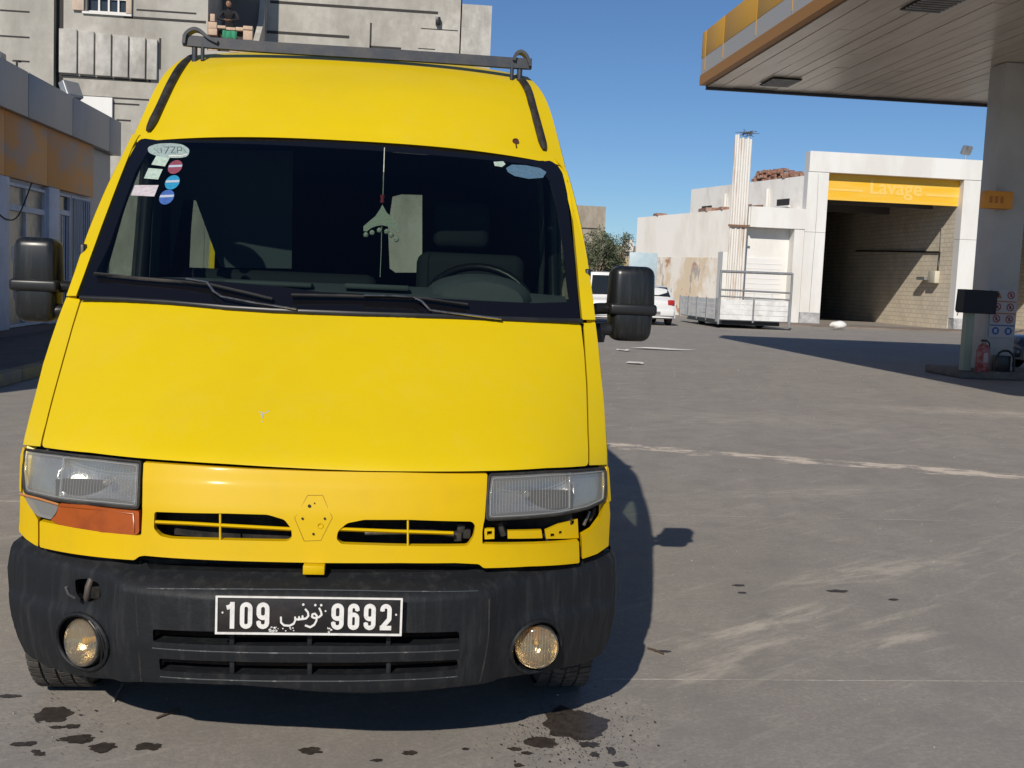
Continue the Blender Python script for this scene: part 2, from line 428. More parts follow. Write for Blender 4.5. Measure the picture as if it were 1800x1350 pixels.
def rounded(poly, rs, n=4):
    # rounds each corner of a polygon; rs one radius or one per corner
    m = len(poly)
    if not isinstance(rs, (list, tuple)): rs = [rs] * m
    out = []
    for i in range(m):
        p, a, b = Vector(poly[i]), Vector(poly[i - 1]), Vector(poly[(i + 1) % m])
        r = min(rs[i], (a - p).length * .49, (b - p).length * .49)
        if r < 1e-4: out.append(tuple(p)); continue
        s, e = p + (a - p).normalized() * r, p + (b - p).normalized() * r
        for k in range(n + 1):
            t = k / n
            q = s.lerp(p, t).lerp(p.lerp(e, t), t)
            out.append(tuple(q))
    return out
def panel(name, outline, fn, m, parent=None, holes=(), thick=.02, grid=.035, edge=.005, step=None, off=0, drop=.6, gv=None):
    # a sheet bounded by the outline, curved over the surface fn(u, v, depth), with rolled edges and real thickness
    step = step or grid
    gv = gv or grid
    loops = [resample(outline, step)] + [resample(h, step * .7) for h in holes]
    coords, edges = [], []
    nb = []
    for li, lp in enumerate(loops):
        s = len(coords); n = len(lp)
        area = sum(lp[i][0] * lp[(i + 1) % n][1] - lp[(i + 1) % n][0] * lp[i][1] for i in range(n))
        sgn = (1 if area > 0 else -1) * (1 if li == 0 else -1)
        coords += lp
        edges += [(s + i, s + (i + 1) % n) for i in range(n)]
        for i in range(n):
            t = (lp[(i + 1) % n] - lp[i - 1]).normalized()
            nb.append(lp[i] + Vector((-t.y, t.x)) * sgn * edge)
    n_edge = len(coords)
    O, H = loops[0], loops[1:]
    def ok(p): return inside(p, O) and not any(inside(p, h) for h in H)
    ring = [p for p in nb if ok(p)] if edge else []
    coords += ring
    us = [p[0] for p in O]; vs = [p[1] for p in O]
    u = min(us) + grid / 2
    base = coords[:n_edge]
    row = 0
    while u < max(us):
        v = min(vs) + gv * (.25 if row % 2 and gv == grid else .75)
        while v < max(vs):
            p = Vector((u, v))
            if ok(p) and min(((p.x - q.x) / grid) ** 2 + ((p.y - q.y) / gv) ** 2 for q in base) > .16: coords.append(p)
            v += gv
        u += grid; row += 1
    res = delaunay_2d_cdt(coords, edges, [], 0, 1e-5)
    bm = bmesh.new()
    vo, src = res[0], res[3]
    vm = []
    for i, p in enumerate(vo):
        b = any(k < n_edge for k in src[i])
        vm.append(bm.verts.new(fn(p.x, p.y, off + (edge * drop if b else 0))))
    for f in res[2]:
        c = sum((vo[i] for i in f), Vector((0, 0))) / len(f)
        if ok(c):
            try: bm.faces.new([vm[i] for i in f])
            except ValueError: pass
    for v in list(bm.verts):
        if not v.link_faces: bm.verts.remove(v)
    pos = {v: None for v in bm.verts}
    for i, p in enumerate(vo):
        if vm[i].is_valid: pos[vm[i]] = p
    bmesh.ops.recalc_face_normals(bm, faces=bm.faces)
    front = list(bm.faces)
    if thick:
        be = [e for e in bm.edges if len(e.link_faces) == 1]
        back = {}
        for e in be:
            for v in e.verts:
                if v not in back:
                    p = pos[v]
                    back[v] = bm.verts.new(fn(p.x, p.y, off + edge * drop + thick))
        for e in be:
            a, b = e.verts
            f = bm.faces.new((a, b, back[b], back[a]))
            e.smooth = False
    nf = len(front)
    bm.verts.index_update(); bm.faces.index_update()
    e_ = .0015
    vn = {}
    for v, p in pos.items():
        if p is None or not v.is_valid: continue
        du = Vector(fn(p.x + e_, p.y, off)) - Vector(fn(p.x - e_, p.y, off))
        dv = Vector(fn(p.x, p.y + e_, off)) - Vector(fn(p.x, p.y - e_, off))
        n = du.cross(dv).normalized()
        ref = sum((f.normal for f in v.link_faces if f.index < nf), Vector((0, 0, 0)))
        vn[v.index] = n if n.dot(ref) >= 0 else -n
    me = bpy.data.meshes.new(name)
    for f in bm.faces: f.smooth = True
    bm.to_mesh(me); bm.free()
    nl = []
    for p in me.polygons:
        for li in p.loop_indices:
            vi = me.loops[li].vertex_index
            nl.append(vn[vi] if p.index < nf and vi in vn else p.normal.copy())
    me.normals_split_custom_set(nl)
    return link(name, me, m, parent)
def text_mesh(name, body, size, m, parent, origin, right=(1, 0, 0), up=(0, 0, 1), sx=1.0, bold=0.0, depth=.002):
    cu = bpy.data.curves.new(name, 'FONT')
    cu.body = body; cu.size = size; cu.extrude = depth; cu.offset = bold; cu.resolution_u = 3
    t = bpy.data.objects.new(name, cu)
    COL.objects.link(t)
    bpy.context.view_layer.update()
    me = bpy.data.meshes.new_from_object(t.evaluated_get(bpy.context.evaluated_depsgraph_get()))
    bpy.data.objects.remove(t)
    R, Uv = Vector(right).normalized(), Vector(up).normalized()
    Nv = R.cross(Uv)
    o = Vector(origin)
    for v in me.vertices:
        x, y, z = v.co
        v.co = o + R * x * sx + Uv * y + Nv * z
    me.materials.clear()
    return link(name, me, m, parent)
def stroke(bm, pts, w, y0, y1, joints=True):
    # flat brush stroke in the xz plane with depth; each piece a hair prouder than the last
    pts = [Vector(p) for p in pts]
    e = 0
    for i in range(len(pts) - 1):
        t = (pts[i + 1] - pts[i]).normalized()
        n = Vector((-t.y, t.x)) * w / 2
        e = ((len(bm.verts) // 8) % 40) * .00002
        bm_prism(bm, [tuple(pts[i] + n), tuple(pts[i + 1] + n), tuple(pts[i + 1] - n), tuple(pts[i] - n)], 'y', y0 - e, y1)
        if i and joints:
            e = ((len(bm.verts) // 8) % 40) * .00002
            bm_prism(bm, [(pts[i].x + w * .5 * math.cos(q), pts[i].y + w * .5 * math.sin(q)) for q in (math.pi * k / 4 for k in range(8))], 'y', y0 - e - .00001, y1)
def copy_tree(o, parent=None):
    c = o.copy(); COL.objects.link(c)
    if parent: c.parent = parent; 
    for ch in o.children: copy_tree(ch, c)
    return c
rng = random.Random(7)

# ------------------------------------------------------------------ the ground
bm = bmesh.new()
nx = [-400, -60, -20, -8, -4, -2, 0, 2, 4, 8, 14, 20, 30, 60, 400]
ny = [-200, -30, -8, -4, -2, 0, 2, 4, 8, 14, 20, 30, 45, 60, 100, 900]
G = [[bm.verts.new((x, y, 0)) for x in nx] for y in ny]
for j in range(len(ny) - 1):
    for i in range(len(nx) - 1): bm.faces.new((G[j][i], G[j][i + 1], G[j + 1][i + 1], G[j + 1][i]))
ground = finish(bm, 'ground', GROUND)
props(ground, kind='structure')
def ground_patch(name, cx, cy, rx, ry, m, z=.004, seed=0, rough=.28, n=36, rot=0, parent=ground):
    r = random.Random(seed)
    bm = bmesh.new()
    vs = []
    for k in range(n):
        a = 2 * math.pi * k / n
        f = 1 + rough * noise.noise(Vector((math.cos(a) * 2.2, math.sin(a) * 2.2, seed * 3.7))) * 1.6 + rough * .5 * (r.random() - .5)
        x, y = rx * f * math.cos(a), ry * f * math.sin(a)
        vs.append(bm.verts.new((cx + x * math.cos(rot) - y * math.sin(rot), cy + x * math.sin(rot) + y * math.cos(rot), z)))
    bm.faces.new(vs)
    return finish(bm, name, m, parent)
SAND = mat('pale_sand', (.50, .42, .33), .95, grain=.2, grain_scale=50)
DUST = mat('pale_dust', (.36, .32, .27), .95, grain=.3, grain_scale=60)
JOINTG = mat('filled_joint', (.52, .48, .42), .95, grain=.3, grain_scale=30)
# filled expansion joints between the slabs
def groundline(name, pts, w, m, z=.0015, seed=0, ragged=0., parent=ground, step=.12):
    r = random.Random(seed)
    P = []
    for (a, b) in zip(pts, pts[1:]):
        a, b = Vector(a), Vector(b); k = max(1, int((b - a).length / step))
        P += [a.lerp(b, j / k) for j in range(k)]
    P.append(Vector(pts[-1]))
    bm = bmesh.new(); prev = None
    for i, p in enumerate(P):
        t = (P[min(i + 1, len(P) - 1)] - P[max(i - 1, 0)]).normalized(); nn = Vector((-t.y, t.x))
        ww = w * (1 + ragged * noise.noise(Vector((i * .31, seed, 0))) * 1.8)
        ww = max(.0015, ww + ragged * w * (r.random() - .5))
        sh = ragged * w * .8 * noise.noise(Vector((i * .17, seed + 9, 3)))
        a = bm.verts.new((*(p + nn * (ww / 2 + sh)), z)); b = bm.verts.new((*(p - nn * (ww / 2 - sh)), z))
        if prev: bm.faces.new((prev[0], a, b, prev[1]))
        prev = (a, b)
    return finish(bm, name, m, parent)
groundline('slab_joint', [(1.05, .905), (9, .93)], .007, JOINTG, ragged=.5, seed=1)
groundline('slab_joint', [(1.9, 3.95), (12, 4.05)], .007, JOINTG, ragged=.6, seed=2)
groundline('slab_joint', [(-9, 3.9), (-1.1, 3.94)], .02, JOINTG, ragged=.5, seed=3)
# oil stains
SPOTS = [(0.872, 0.479, -0), (0.738, 0.318, 0), (-0.88, 0.535, 0), (-0.735, 0.342, 0), (-0.649, 0.278, 0), (-0.506, 0.286, 0), (-0.007, 0.252, 0), (-0.786, 0.441, 0), (-0.784, 0.342, 0), (-0.822, 0.228, 0), (-0.875, 0.307, 0), (-0.841, 0.248, 0), (0.644, 0.265, 0), (0.678, 0.235, 0), (0.892, 0.3, 0), (0.897, 0.222, 0), (0.957, 0.247, 0), (0.306, 0.235, 0), (0.203, 0.181, 0), (0.644, 0.143, 0), (0.484, 0.265, 0), (1.358, 1.228, 0), (-0.903, 0.299, 0), (-1.071, 0.699, -0), (-0.831, 0.431, 0), (0.966, 0.15, 0), (0.89, 0.346, 0), (1.994, 2.254, 0), (2.49, 2.176, 0), (2.719, 2.036, 0), (1.973, 2.119, 0)]
SIZES = [(.095, .085), (.045, .028), (.055, .04), (.037, .025), (.035, .025), (.035, .02), (.03, .017), (.02, .012), (.013, .01), (.015, .01), (.015, .012), (.012, .008), (.018, .01), (.015, .008), (.03, .015), (.014, .012), (.014, .02), (.02, .011), (.016, .007), (.012, .008), (.01, .006), (.03, .008), (.02, .012), (.03, .01), (.02, .008), (.02, .012), (.016, .008), (.03, .01), (.05, .015), (.02, .01), (.02, .008)]
for i, (p, s) in enumerate(zip(SPOTS, SIZES)):
    ground_patch('oil_stain', p[0], p[1], s[0] * 1.15, s[1] * 1.5, STAINM, .002 + i * .0001, i + 3, .3 if i else .25)
bm = bmesh.new()
for c, n, s in ((SPOTS[0], 520, .14), (SPOTS[2], 60, .11), (SPOTS[1], 160, .12), (SPOTS[14], 120, .12), (SPOTS[3], 50, .10)):
    for k in range(n):
        x, y = c[0] + rng.gauss(0, s), c[1] + rng.gauss(0, s * 1.1)
        zq = .0055 + k * 1e-6
        r = rng.uniform(.0012, .0026) * (2 if rng.random() < .12 else 1)
        bm.faces.new([bm.verts.new((x + r * math.cos(a) * rng.uniform(.6, 1.2), y + r * 1.4 * math.sin(a) * rng.uniform(.6, 1.2), zq)) for a in (0, 1.05, 2.1, 3.14, 4.2, 5.2)])
o = finish(bm, 'oil_splatter', STAINM, ground); o['kind'] = 'stuff'
# grit, twigs and pebbles
bm = bmesh.new()
for k in range(1100):
    x, y = rng.uniform(-3, 9), 1.2 + rng.random() ** 1.6 * 22 - 1.4
    r = rng.uniform(.0015, .004) * (1 + max(0, y) * .12)
    mtx = Matrix.Translation((x, y, r * .5)) @ Matrix.Rotation(rng.random() * 6, 4, 'Z') @ Matrix.Diagonal((1, rng.uniform(.5, 1.2), .7, 1))
    bmesh.ops.create_icosphere(bm, subdivisions=1, radius=r, matrix=mtx)
o = finish(bm, 'gravel', mat('pale_grit', (.38, .35, .31), .9, grain=.5, grain_scale=7))
props(o, 'loose pale grit and small pebbles scattered over the forecourt', 'gravel', kind='stuff')
TW = mat('dry_twig', (.09, .06, .04), .9)
for i, (q, lab) in enumerate((([(-0.532, 0.503, 0.006), (-0.496, 0.552, 0.006), (-0.473, 0.578, 0.006)], 'thin dark twig lying in front of the van on the left'), ([(-0.707, 0.652, 0.006), (-0.713, 0.726, 0.006), (-0.716, 0.808, 0.006)], 'pale bent twig beside the left front wheel of the van'), ([(1.3, 1.259, 0.006), (1.324, 1.238, 0.006), (1.351, 1.19, 0.006)], 'short dark twig at the edge of the van shadow on the right'))):
    o = tube('twig', q, .004, TW if i != 1 else DUST); props(o, lab, 'twig')

# ------------------------------------------------------------------ the yellow van
def lerp_tab(v, tab):
    if v <= tab[0][0]: return tab[0][1]
    for (a, b), (c, d) in zip(tab, tab[1:]):
        if v <= c: return b + (d - b) * (v - a) / (c - a)
    return tab[-1][1]
def smooth_tab(v, tab, w=.02):
    return sum(lerp_tab(v + k * w * .5, tab) for k in (-2, -1, 0, 1, 2)) / 5
MASK_TAB = [(.5, .05), (.62, .05), (.66, .06), (.80, .085), (.88, .11), (.90, .122), (.93, .135)]
HOOD_TAB = [(.86, .115), (.905, .118), (.93, .128), (.95, .148), (.98, .188), (1.02, .242), (1.1, .362), (1.2, .512), (1.3, .66), (1.36, .75), (1.44, .87)]
BUMP_TAB = [(.10, .10), (.22, .055), (.30, .02), (.42, .0), (.55, .0), (.592, .004), (.604, .018), (.62, .045), (.66, .06)]
def f_mask(x, z):                       # lower front panel and lamps
    return smooth_tab(z, MASK_TAB, .012) + .40 * abs(x) ** 3.2
def f_hood(x, z):
    t = min(1, max(0, (z - .93) / .44))
    return smooth_tab(z, HOOD_TAB, .022) + (1 - t) * .40 * abs(x) ** 3.2 + t * .213 * abs(x) ** 2.5
def f_screen(x, z):                     # windscreen and its pillars
    return .75 + (z - 1.36) * 1.26 - .035 * (1 - ((z - 1.7) / .34) ** 2) + .19 * abs(x) ** 2.2
def f_bumper(x, z):
    return smooth_tab(z, BUMP_TAB, .01) + .42 * abs(x) ** 2.5

HW = [(.35, .955), (.60, .943), (.91, .937), (1.10, .946), (1.20, .958), (1.40, .959), (1.60, .959), (1.80, .948), (1.95, .935), (2.05, .925), (2.12, .920), (2.24, .900), (2.35, .878), (2.44, .845), (2.52, .80)]
def hw(z): return smooth_tab(z, HW, .05)
van = empty('delivery_van', (0, .8, 0), 'high-roofed bright yellow delivery van with a black bumper parked in the foreground', 'van')
def FP(fn): return lambda x, z, d: (x, fn(x, z) + d, z)
def edge_y(z):
    x = hw(z)
    return f_mask(x, z) if z < .90 else f_hood(x, z) if z < 1.37 else f_screen(x, z)

# bonnet
hood = [(-0.9002, 1.3708), (-0.7347, 1.3748), (-0.5685, 1.3728), (-0.3655, 1.3608), (-0.2276, 1.357), (-0.0525, 1.36), (0.1044, 1.3621), (0.3029, 1.3616), (0.5263, 1.3611), (0.7162, 1.3583), (0.897, 1.3581), (0.8943, 1.2567), (0.8846, 1.1468), (0.8647, 1.0117), (0.8551, 0.9148), (0.7022, 0.9224), (0.5163, 0.9228), (0.3074, 0.9226), (0.1381, 0.9216), (0.004, 0.9232), (-0.1293, 0.9262), (-0.2625, 0.93), (-0.3969, 0.932), (-0.5177, 0.9327), (-0.6837, 0.9339), (-0.8675, 0.9261), (-0.8711, 0.991), (-0.8807, 1.0784), (-0.8895, 1.1762), (-0.897, 1.279)]
panel('bonnet', rounded(hood, .012, 3), FP(f_hood), YELLOW, van, thick=.025, edge=.007, grid=.035, gv=.018)
# wings: the strip between the bonnet and the side, down to the lamp
wl = [(-0.9638, 1.3755), (-0.9065, 1.3724), (-0.9025, 1.2786), (-0.8951, 1.1758), (-0.8863, 1.0779), (-0.8767, 0.9903), (-0.8748, 0.9266), (-0.95, 0.9186), (-0.9489, 0.9639), (-0.9563, 1.0533), (-0.9677, 1.1536), (-0.969, 1.2277), (-0.9677, 1.2992)]
wr = [(0.9086, 1.3583), (0.958, 1.3592), (0.9569, 1.2953), (0.9524, 1.1994), (0.9467, 1.0908), (0.9377, 1.0054), (0.9311, 0.9081), (0.8607, 0.9159), (0.8702, 1.0113), (0.8903, 1.1466), (0.9, 1.2567)]
panel('wing', wl, FP(f_hood), YELLOW, van, thick=.02, edge=.006, grid=.03)
panel('wing', wr, FP(f_hood), YELLOW, van, thick=.02, edge=.006, grid=.03)
# windscreen pillars
pl = [(-0.9578, 1.3822), (-0.921, 1.384), (-0.9165, 1.4547), (-0.9121, 1.5709), (-0.9092, 1.7182), (-0.9081, 1.879), (-0.908, 1.992), (-0.9036, 2.0345), (-0.8933, 2.0549), (-0.9318, 2.0544), (-0.9386, 1.9072), (-0.9433, 1.7651), (-0.9496, 1.6361), (-0.9538, 1.5093)]
pr = [(0.9029, 1.371), (0.9557, 1.3722), (0.957, 1.4595), (0.9579, 1.557), (0.9489, 1.6825), (0.9339, 1.8035), (0.9279, 1.9203), (0.9181, 2.0164), (0.9074, 2.0793), (0.861, 2.0743), (0.8828, 2.0444), (0.9112, 2.0072), (0.9261, 1.9555), (0.9266, 1.8671), (0.9166, 1.6805), (0.9066, 1.5003)]
panel('windscreen_pillar', pl, FP(f_screen), YELLOW, van, thick=.04, edge=.008, grid=.03)
panel('windscreen_pillar', pr, FP(f_screen), YELLOW, van, thick=.04, edge=.008, grid=.03)
# windscreen: black enamelled edge and glass
outer = [(-0.911, 1.3805), (-0.9091, 1.4591), (-0.9046, 1.5756), (-0.9016, 1.7231), (-0.9008, 1.8791), (-0.9013, 1.981), (-0.8943, 2.0232), (-0.8683, 2.0494), (-0.7592, 2.0543), (-0.5158, 2.059), (-0.2296, 2.0584), (0.0549, 2.0562), (0.3423, 2.0489), (0.5873, 2.0442), (0.7904, 2.0407), (0.8604, 2.0363), (0.8938, 2.0139), (0.9129, 1.9709), (0.9158, 1.8793), (0.9042, 1.6798), (0.8949, 1.4999), (0.8943, 1.3749), (0.7172, 1.3723), (0.527, 1.3727), (0.3028, 1.3712), (0.1038, 1.3717), (-0.0535, 1.3695), (-0.2099, 1.3671), (-0.3681, 1.372), (-0.5698, 1.3806), (-0.7342, 1.3809)]
glassh = [(-0.875, 1.4626), (-0.8563, 1.573), (-0.8536, 1.7198), (-0.8524, 1.8802), (-0.8365, 1.9602), (-0.8213, 2.0019), (-0.7473, 2.0176), (-0.5068, 2.0225), (-0.2237, 2.0221), (0.0577, 2.0199), (0.3421, 2.0152), (0.5848, 2.0101), (0.7728, 2.0049), (0.8214, 1.9843), (0.8432, 1.9396), (0.859, 1.823), (0.8611, 1.631), (0.8599, 1.4985), (0.8608, 1.4333), (0.7217, 1.4248), (0.5291, 1.4264), (0.3019, 1.43), (0.0997, 1.434), (-0.0603, 1.4354), (-0.2217, 1.4485), (-0.3836, 1.4556), (-0.5891, 1.4607)]
fr = panel('windscreen_frame', outer, FP(f_screen), FRIT, van, holes=[glassh], thick=.02, edge=.004, grid=.03, off=.011)
panel('windscreen_glass', glassh, FP(f_screen), SCREEN, van, thick=0, edge=0, grid=.06, off=.014)
# scuttle below the glass
tube('scuttle_trim', [(x, f_screen(x, z) - .012, z - .004) for x, z in [(-0.8988, 1.383), (-0.7353, 1.3848), (-0.5702, 1.3825), (-0.3681, 1.372), (-0.2102, 1.369), (-0.0535, 1.3695), (0.1039, 1.3698), (0.3028, 1.3712), (0.5269, 1.3707), (0.717, 1.3703), (0.8983, 1.3709)]], .010, BLACK, van, seg=6)

# roof front, the dome over the windscreen, running back into the roof
RC = [(1.635, 2.060), (1.66, 2.085), (1.72, 2.145), (1.83, 2.24), (1.97, 2.345), (2.14, 2.445), (2.32, 2.525), (2.5, 2.575), (2.75, 2.595), (3.6, 2.60), (4.84, 2.58)]
RE = [(1.755, 2.015), (1.785, 2.045), (1.86, 2.11), (1.95, 2.20), (2.04, 2.29), (2.15, 2.38), (2.27, 2.455), (2.42, 2.51), (2.7, 2.53), (3.6, 2.54), (4.84, 2.52)]
RW = [.925, .922, .918, .905, .890, .868, .835, .80, .79, .79, .78]
bm = bmesh.new()
rows = []
RC2, RE2 = smooth_path([(0, a, b) for a, b in RC], 4), smooth_path([(0, a, b) for a, b in RE], 4)
RW2 = [p.x for p in smooth_path([(w, 0, 0) for w in RW], 4)]
NX = 44
for c, e, w in zip(RC2, RE2, RW2):
    row = []
    for k in range(NX + 1):
        t = 2 * k / NX - 1
        s = math.copysign(abs(t) ** .8, t)
        b = abs(s) ** 2.6
        # a shallow pressed field in the middle of the dome
        pr_ = 0
        row.append(bm.verts.new((w * s, c.y + (e.y - c.y) * b + pr_, c.z + (e.z - c.z) * b)))
    rows.append(row)
for A, B in zip(rows, rows[1:]):
    for k in range(NX): bm.faces.new((A[k], A[k + 1], B[k + 1], B[k]))
# a returned lip over the windscreen
lip = [bm.verts.new(v.co + Vector((0, .035, -.004))) for v in rows[0]]
for k in range(NX): bm.faces.new((rows[0][k], rows[0][k + 1], lip[k + 1], lip[k]))
finish(bm, 'roof', YELLOW, van, smooth=True, angle=rad(50))
def dome_y(x, z):
    # where the dome surface lies at x, z
    best = 9, 1.8
    for c, e, w in zip(RC2, RE2, RW2):
        s = min(1, abs(x) / w); b = s ** 2.6
        zz = c.z + (e.z - c.z) * b
        if abs(zz - z) < best[0]: best = abs(zz - z), c.y + (e.y - c.y) * b
    return best[1]
def dome_z(x, y):
    best = 9, 2
    for c, e, w in zip(RC2, RE2, RW2):
        s = min(1, abs(x) / w); b = s ** 2.6
        yy = c.y + (e.y - c.y) * b
        if abs(yy - y) < best[0]: best = abs(yy - y), c.z + (e.z - c.z) * b
    return best[1]

# sides
def side_fn(s):
    def fn(y, z, d):
        w = hw(z)
        grow = min(1, max(0, (y - 1.1) / .5)) * .02 * max(0, 1 - max(0, z - 1.0) / 1.2)
        return (s * (w + grow - d), y, z)
    return fn
so = [(edge_y(z) + .004, z) for z in (.66, .70, .76, .84, .88)] + [(edge_y(z) + .004, z) for z in (.94, 1.0, 1.08, 1.16, 1.24, 1.30, 1.36, 1.42, 1.5, 1.6, 1.7, 1.8, 1.9, 1.98)]
so += [(1.755, 2.015)] + [(p.y, p.z) for p in RE2[3:28:2]] + [(2.7, 2.53), (3.6, 2.535), (4.84, 2.515), (4.86, .40), (4.33, .36)]
so += [(3.88 + .43 * math.cos(a), .34 + .43 * math.sin(a)) for a in (rad(t) for t in range(5, 180, 18))]
so += [(3.42, .34), (1.28, .34)] + [(.80 + .42 * math.cos(a), .34 + .42 * math.sin(a)) for a in (rad(t) for t in range(5, 150, 18))] + [(.52, .62), (.44, .64)]
window = rounded([(1.26, 1.42), (2.02, 1.40), (2.04, 1.98), (1.86, 2.0), (1.62, 1.78)], [.03, .05, .06, .05, .1])
for s in (-1, 1):
    rear_win = [rounded([(3.02, 1.42), (4.0, 1.42), (4.0, 1.98), (3.02, 1.98)], .07)] if s < 0 else []
    for w_ in rear_win: panel('side_window', w_, side_fn(s), REARGL, van, thick=0, edge=0, grid=.12, off=.015)
    panel('side_panel', so, side_fn(s), YELLOW, van, holes=[window] + rear_win, thick=.03, edge=.006, grid=.09, step=.06)
    panel('side_window', [(a, b) for a, b in window], side_fn(s), REARGL, van, thick=0, edge=0, grid=.12, off=.015)
    tube('door_seam', [side_fn(s)(y, z, .001) for y, z in ((1.16, 1.32), (1.20, .95), (1.24, .42))], .004, RUBBER, van, seg=5)
    tube('door_seam', [side_fn(s)(y, z, .001) for y, z in ((2.12, 2.06), (2.14, 1.4), (2.14, .42))], .004, RUBBER, van, seg=5)
    tube('window_seal', [side_fn(s)(y, z, -.002) for y, z in window + window[:1]], .009, RUBBER, van, seg=5)
    for w_ in [window] + rear_win[:0]: tube('window_trim', [side_fn(s)(y, z, .030) for y, z in w_ + w_[:1]], .024, BLACK, van, seg=6)
    hx = side_fn(s)(1.95, 1.28, 0)[0]
    box('door_handle', hx - .015, hx + .02 * s + .008, 1.86, 2.04, 1.255, 1.295, BLACK, van, bev=.008)
    bx_ = side_fn(s)(2.5, .7, 0)[0]
    box('rubbing_strip', bx_ - .008 * s, bx_ + .018 * s, 1.3, 3.4, .66, .76, BUMPER, van, bev=.006)
# back doors with two windows
rwin_r = [(0.15, 4.86, 2.053), (0.213, 4.86, 2.072), (0.358, 4.86, 2.075), (0.376, 4.86, 1.55), (0.348, 4.86, 1.528), (0.187, 4.86, 1.521), (0.146, 4.86, 1.548), (0.125, 4.86, 1.836)]
back = rounded([(-.95, .40), (.95, .40), (.965, 1.3), (.93, 2.0), (.86, 2.38), (.78, 2.52), (-.78, 2.52), (-.86, 2.38), (-.93, 2.0), (-.965, 1.3)], .03)
rw1 = [(p[0], p[2]) for p in rwin_r]
panel('rear_door', back, lambda x, z, d: (x, 4.86 - d, z), YELLOW, van, holes=[rw1], thick=.03, edge=.005, grid=.12, step=.08)
panel('rear_lining', [(-.93, .42), (.93, .42), (.94, 1.3), (.90, 2.0), (.75, 2.48), (-.75, 2.48), (-.90, 2.0), (-.94, 1.3)], lambda x, z, d: (x, 4.80 - d, z), DARK, van, holes=[rw1], thick=0, edge=0, grid=.2, step=.1)
for w_ in (rw1,): panel('rear_window', w_, lambda x, z, d: (x, 4.83, z), REARGL, van, thick=0, edge=0, grid=.2)
# dark lining of the load space and the cab
box('cab_floor', -.90, .90, .95, 4.8, .50, .53, DARK, van)
for s in (-1, 1):
    panel('inner_lining', [(2.12, .5), (4.8, .5), (4.8, 2.4), (2.5, 2.46), (2.12, 2.3)], lambda y, z, d, s=s: (s * (hw(z) - .05), y, z), DARK, van, holes=[rounded([(3.02, 1.42), (4.0, 1.42), (4.0, 1.98), (3.02, 1.98)], .07)] if s < 0 else [], thick=0, edge=0, grid=.25)
    panel('door_trim', [(1.14, .5), (2.12, .5), (2.12, 1.38), (1.22, 1.39), (1.14, 1.3)], lambda y, z, d, s=s: (s * (hw(z) - .04), y, z), TRIMG, van, thick=0, edge=0, grid=.2)
    panel('pillar_trim', [(1.93, 1.38), (2.14, 1.38), (2.14, 2.28), (1.98, 2.2)], lambda y, z, d, s=s: (s * (hw(z) - .075), y, z), TRIMG, van, thick=0, edge=0, grid=.1)
    wf = [(max(edge_y(z), f_screen(hw(z) - .05, z)) + .05, z) for z in (1.36, 1.45, 1.55, 1.65, 1.75, 1.85, 1.95)]
    panel('pillar_trim', wf + [(1.84, 2.06), (2.06, 2.10), (2.06, 1.99), (1.86, 2.01), (1.61, 1.79), (1.25, 1.42), (1.24, 1.36)], lambda y, z, d, s=s: (s * (hw(z) - .038), y, z), TRIMG, van, thick=0, edge=0, grid=.1)
bm = bmesh.new()
ra = []
for c, e, w in list(zip(RC2, RE2, RW2))[8::3]:
    ra.append([bm.verts.new((w * .97 * t, c.y + .03 + (e.y - c.y) * abs(t) ** 2.6, c.z - .045 + (e.z - c.z) * abs(t) ** 2.6)) for t in (-1, -.8, -.5, 0, .5, .8, 1)])
for A, B in zip(ra, ra[1:]):
    for k in range(6): bm.faces.new((A[k], A[k + 1], B[k + 1], B[k]))
finish(bm, 'roof_lining', DARK, van, smooth=True)
prism('partition', [(p[0], p[2]) for p in [(-0.862, 2.25, 2.046), (-0.299, 2.25, 2.066), (-0.291, 2.25, 1.515), (-0.623, 2.25, 1.506), (-0.742, 2.25, 1.815), (-0.802, 2.25, 1.812), (-0.855, 2.25, 1.496)]], 'y', 2.24, 2.26, mat('partition_board', (.085, .10, .115), .8), van)
# dashboard, instrument hood, steering wheel, seats
bm = bmesh.new()
sec = [(.80, 1.36), (1.0, 1.432), (1.2, 1.462), (1.38, 1.462), (1.44, 1.44), (1.46, 1.10), (.9, 1.0)]
prev = None
for x in (-.88, -.6, -.3, 0, .3, .6, .88):
    sh = .0 + .19 * abs(x) ** 2.2
    r = [bm.verts.new((x, y + sh * (1 if y < 1.2 else .2), z - .012 * (abs(x) > .8))) for y, z in sec]
    if prev:
        for k in range(len(sec)): bm.faces.new((prev[k], prev[(k + 1) % len(sec)], r[(k + 1) % len(sec)], r[k]))
    else: bm.faces.new(r)
    prev = r
bm.faces.new(prev[::-1])
finish(bm, 'dashboard', DASH, van, smooth=True, angle=rad(35))
bm = bmesh.new()
dc = (0.539, 1.25, 1.416)
prev = None
for k, (yy, sc) in enumerate(((1.04, .72), (1.10, .90), (1.25, 1), (1.42, 1.0), (1.43, .9))):
    r = [bm.verts.new((dc[0] + .215 * sc * math.cos(a), yy, 1.41 + .115 * sc * math.sin(a) ** .8)) for a in (math.pi * j / 16 for j in range(17))]
    if prev:
        for j in range(16): bm.faces.new((prev[j], prev[j + 1], r[j + 1], r[j]))
    else: bm.faces.new(r)
    prev = r
bm.faces.new(prev[::-1])
finish(bm, 'instrument_hood', DASH, van, smooth=True, angle=rad(50))
box('dash_vent', -.42, -.10, 1.02, 1.12, 1.445, 1.462, TRIMG, van, bev=.006)
box('dash_vent', .02, .26, 1.02, 1.12, 1.448, 1.468, TRIMG, van, bev=.006)
wc = Vector((0.562, 1.55, 1.366))
ring = []
for k in range(33):
    a = 2 * math.pi * k / 32
    ring.append((wc.x + .235 * math.cos(a), wc.y + .14 * math.sin(a) * 1.0 - .0, wc.z + .19 * math.sin(a)))
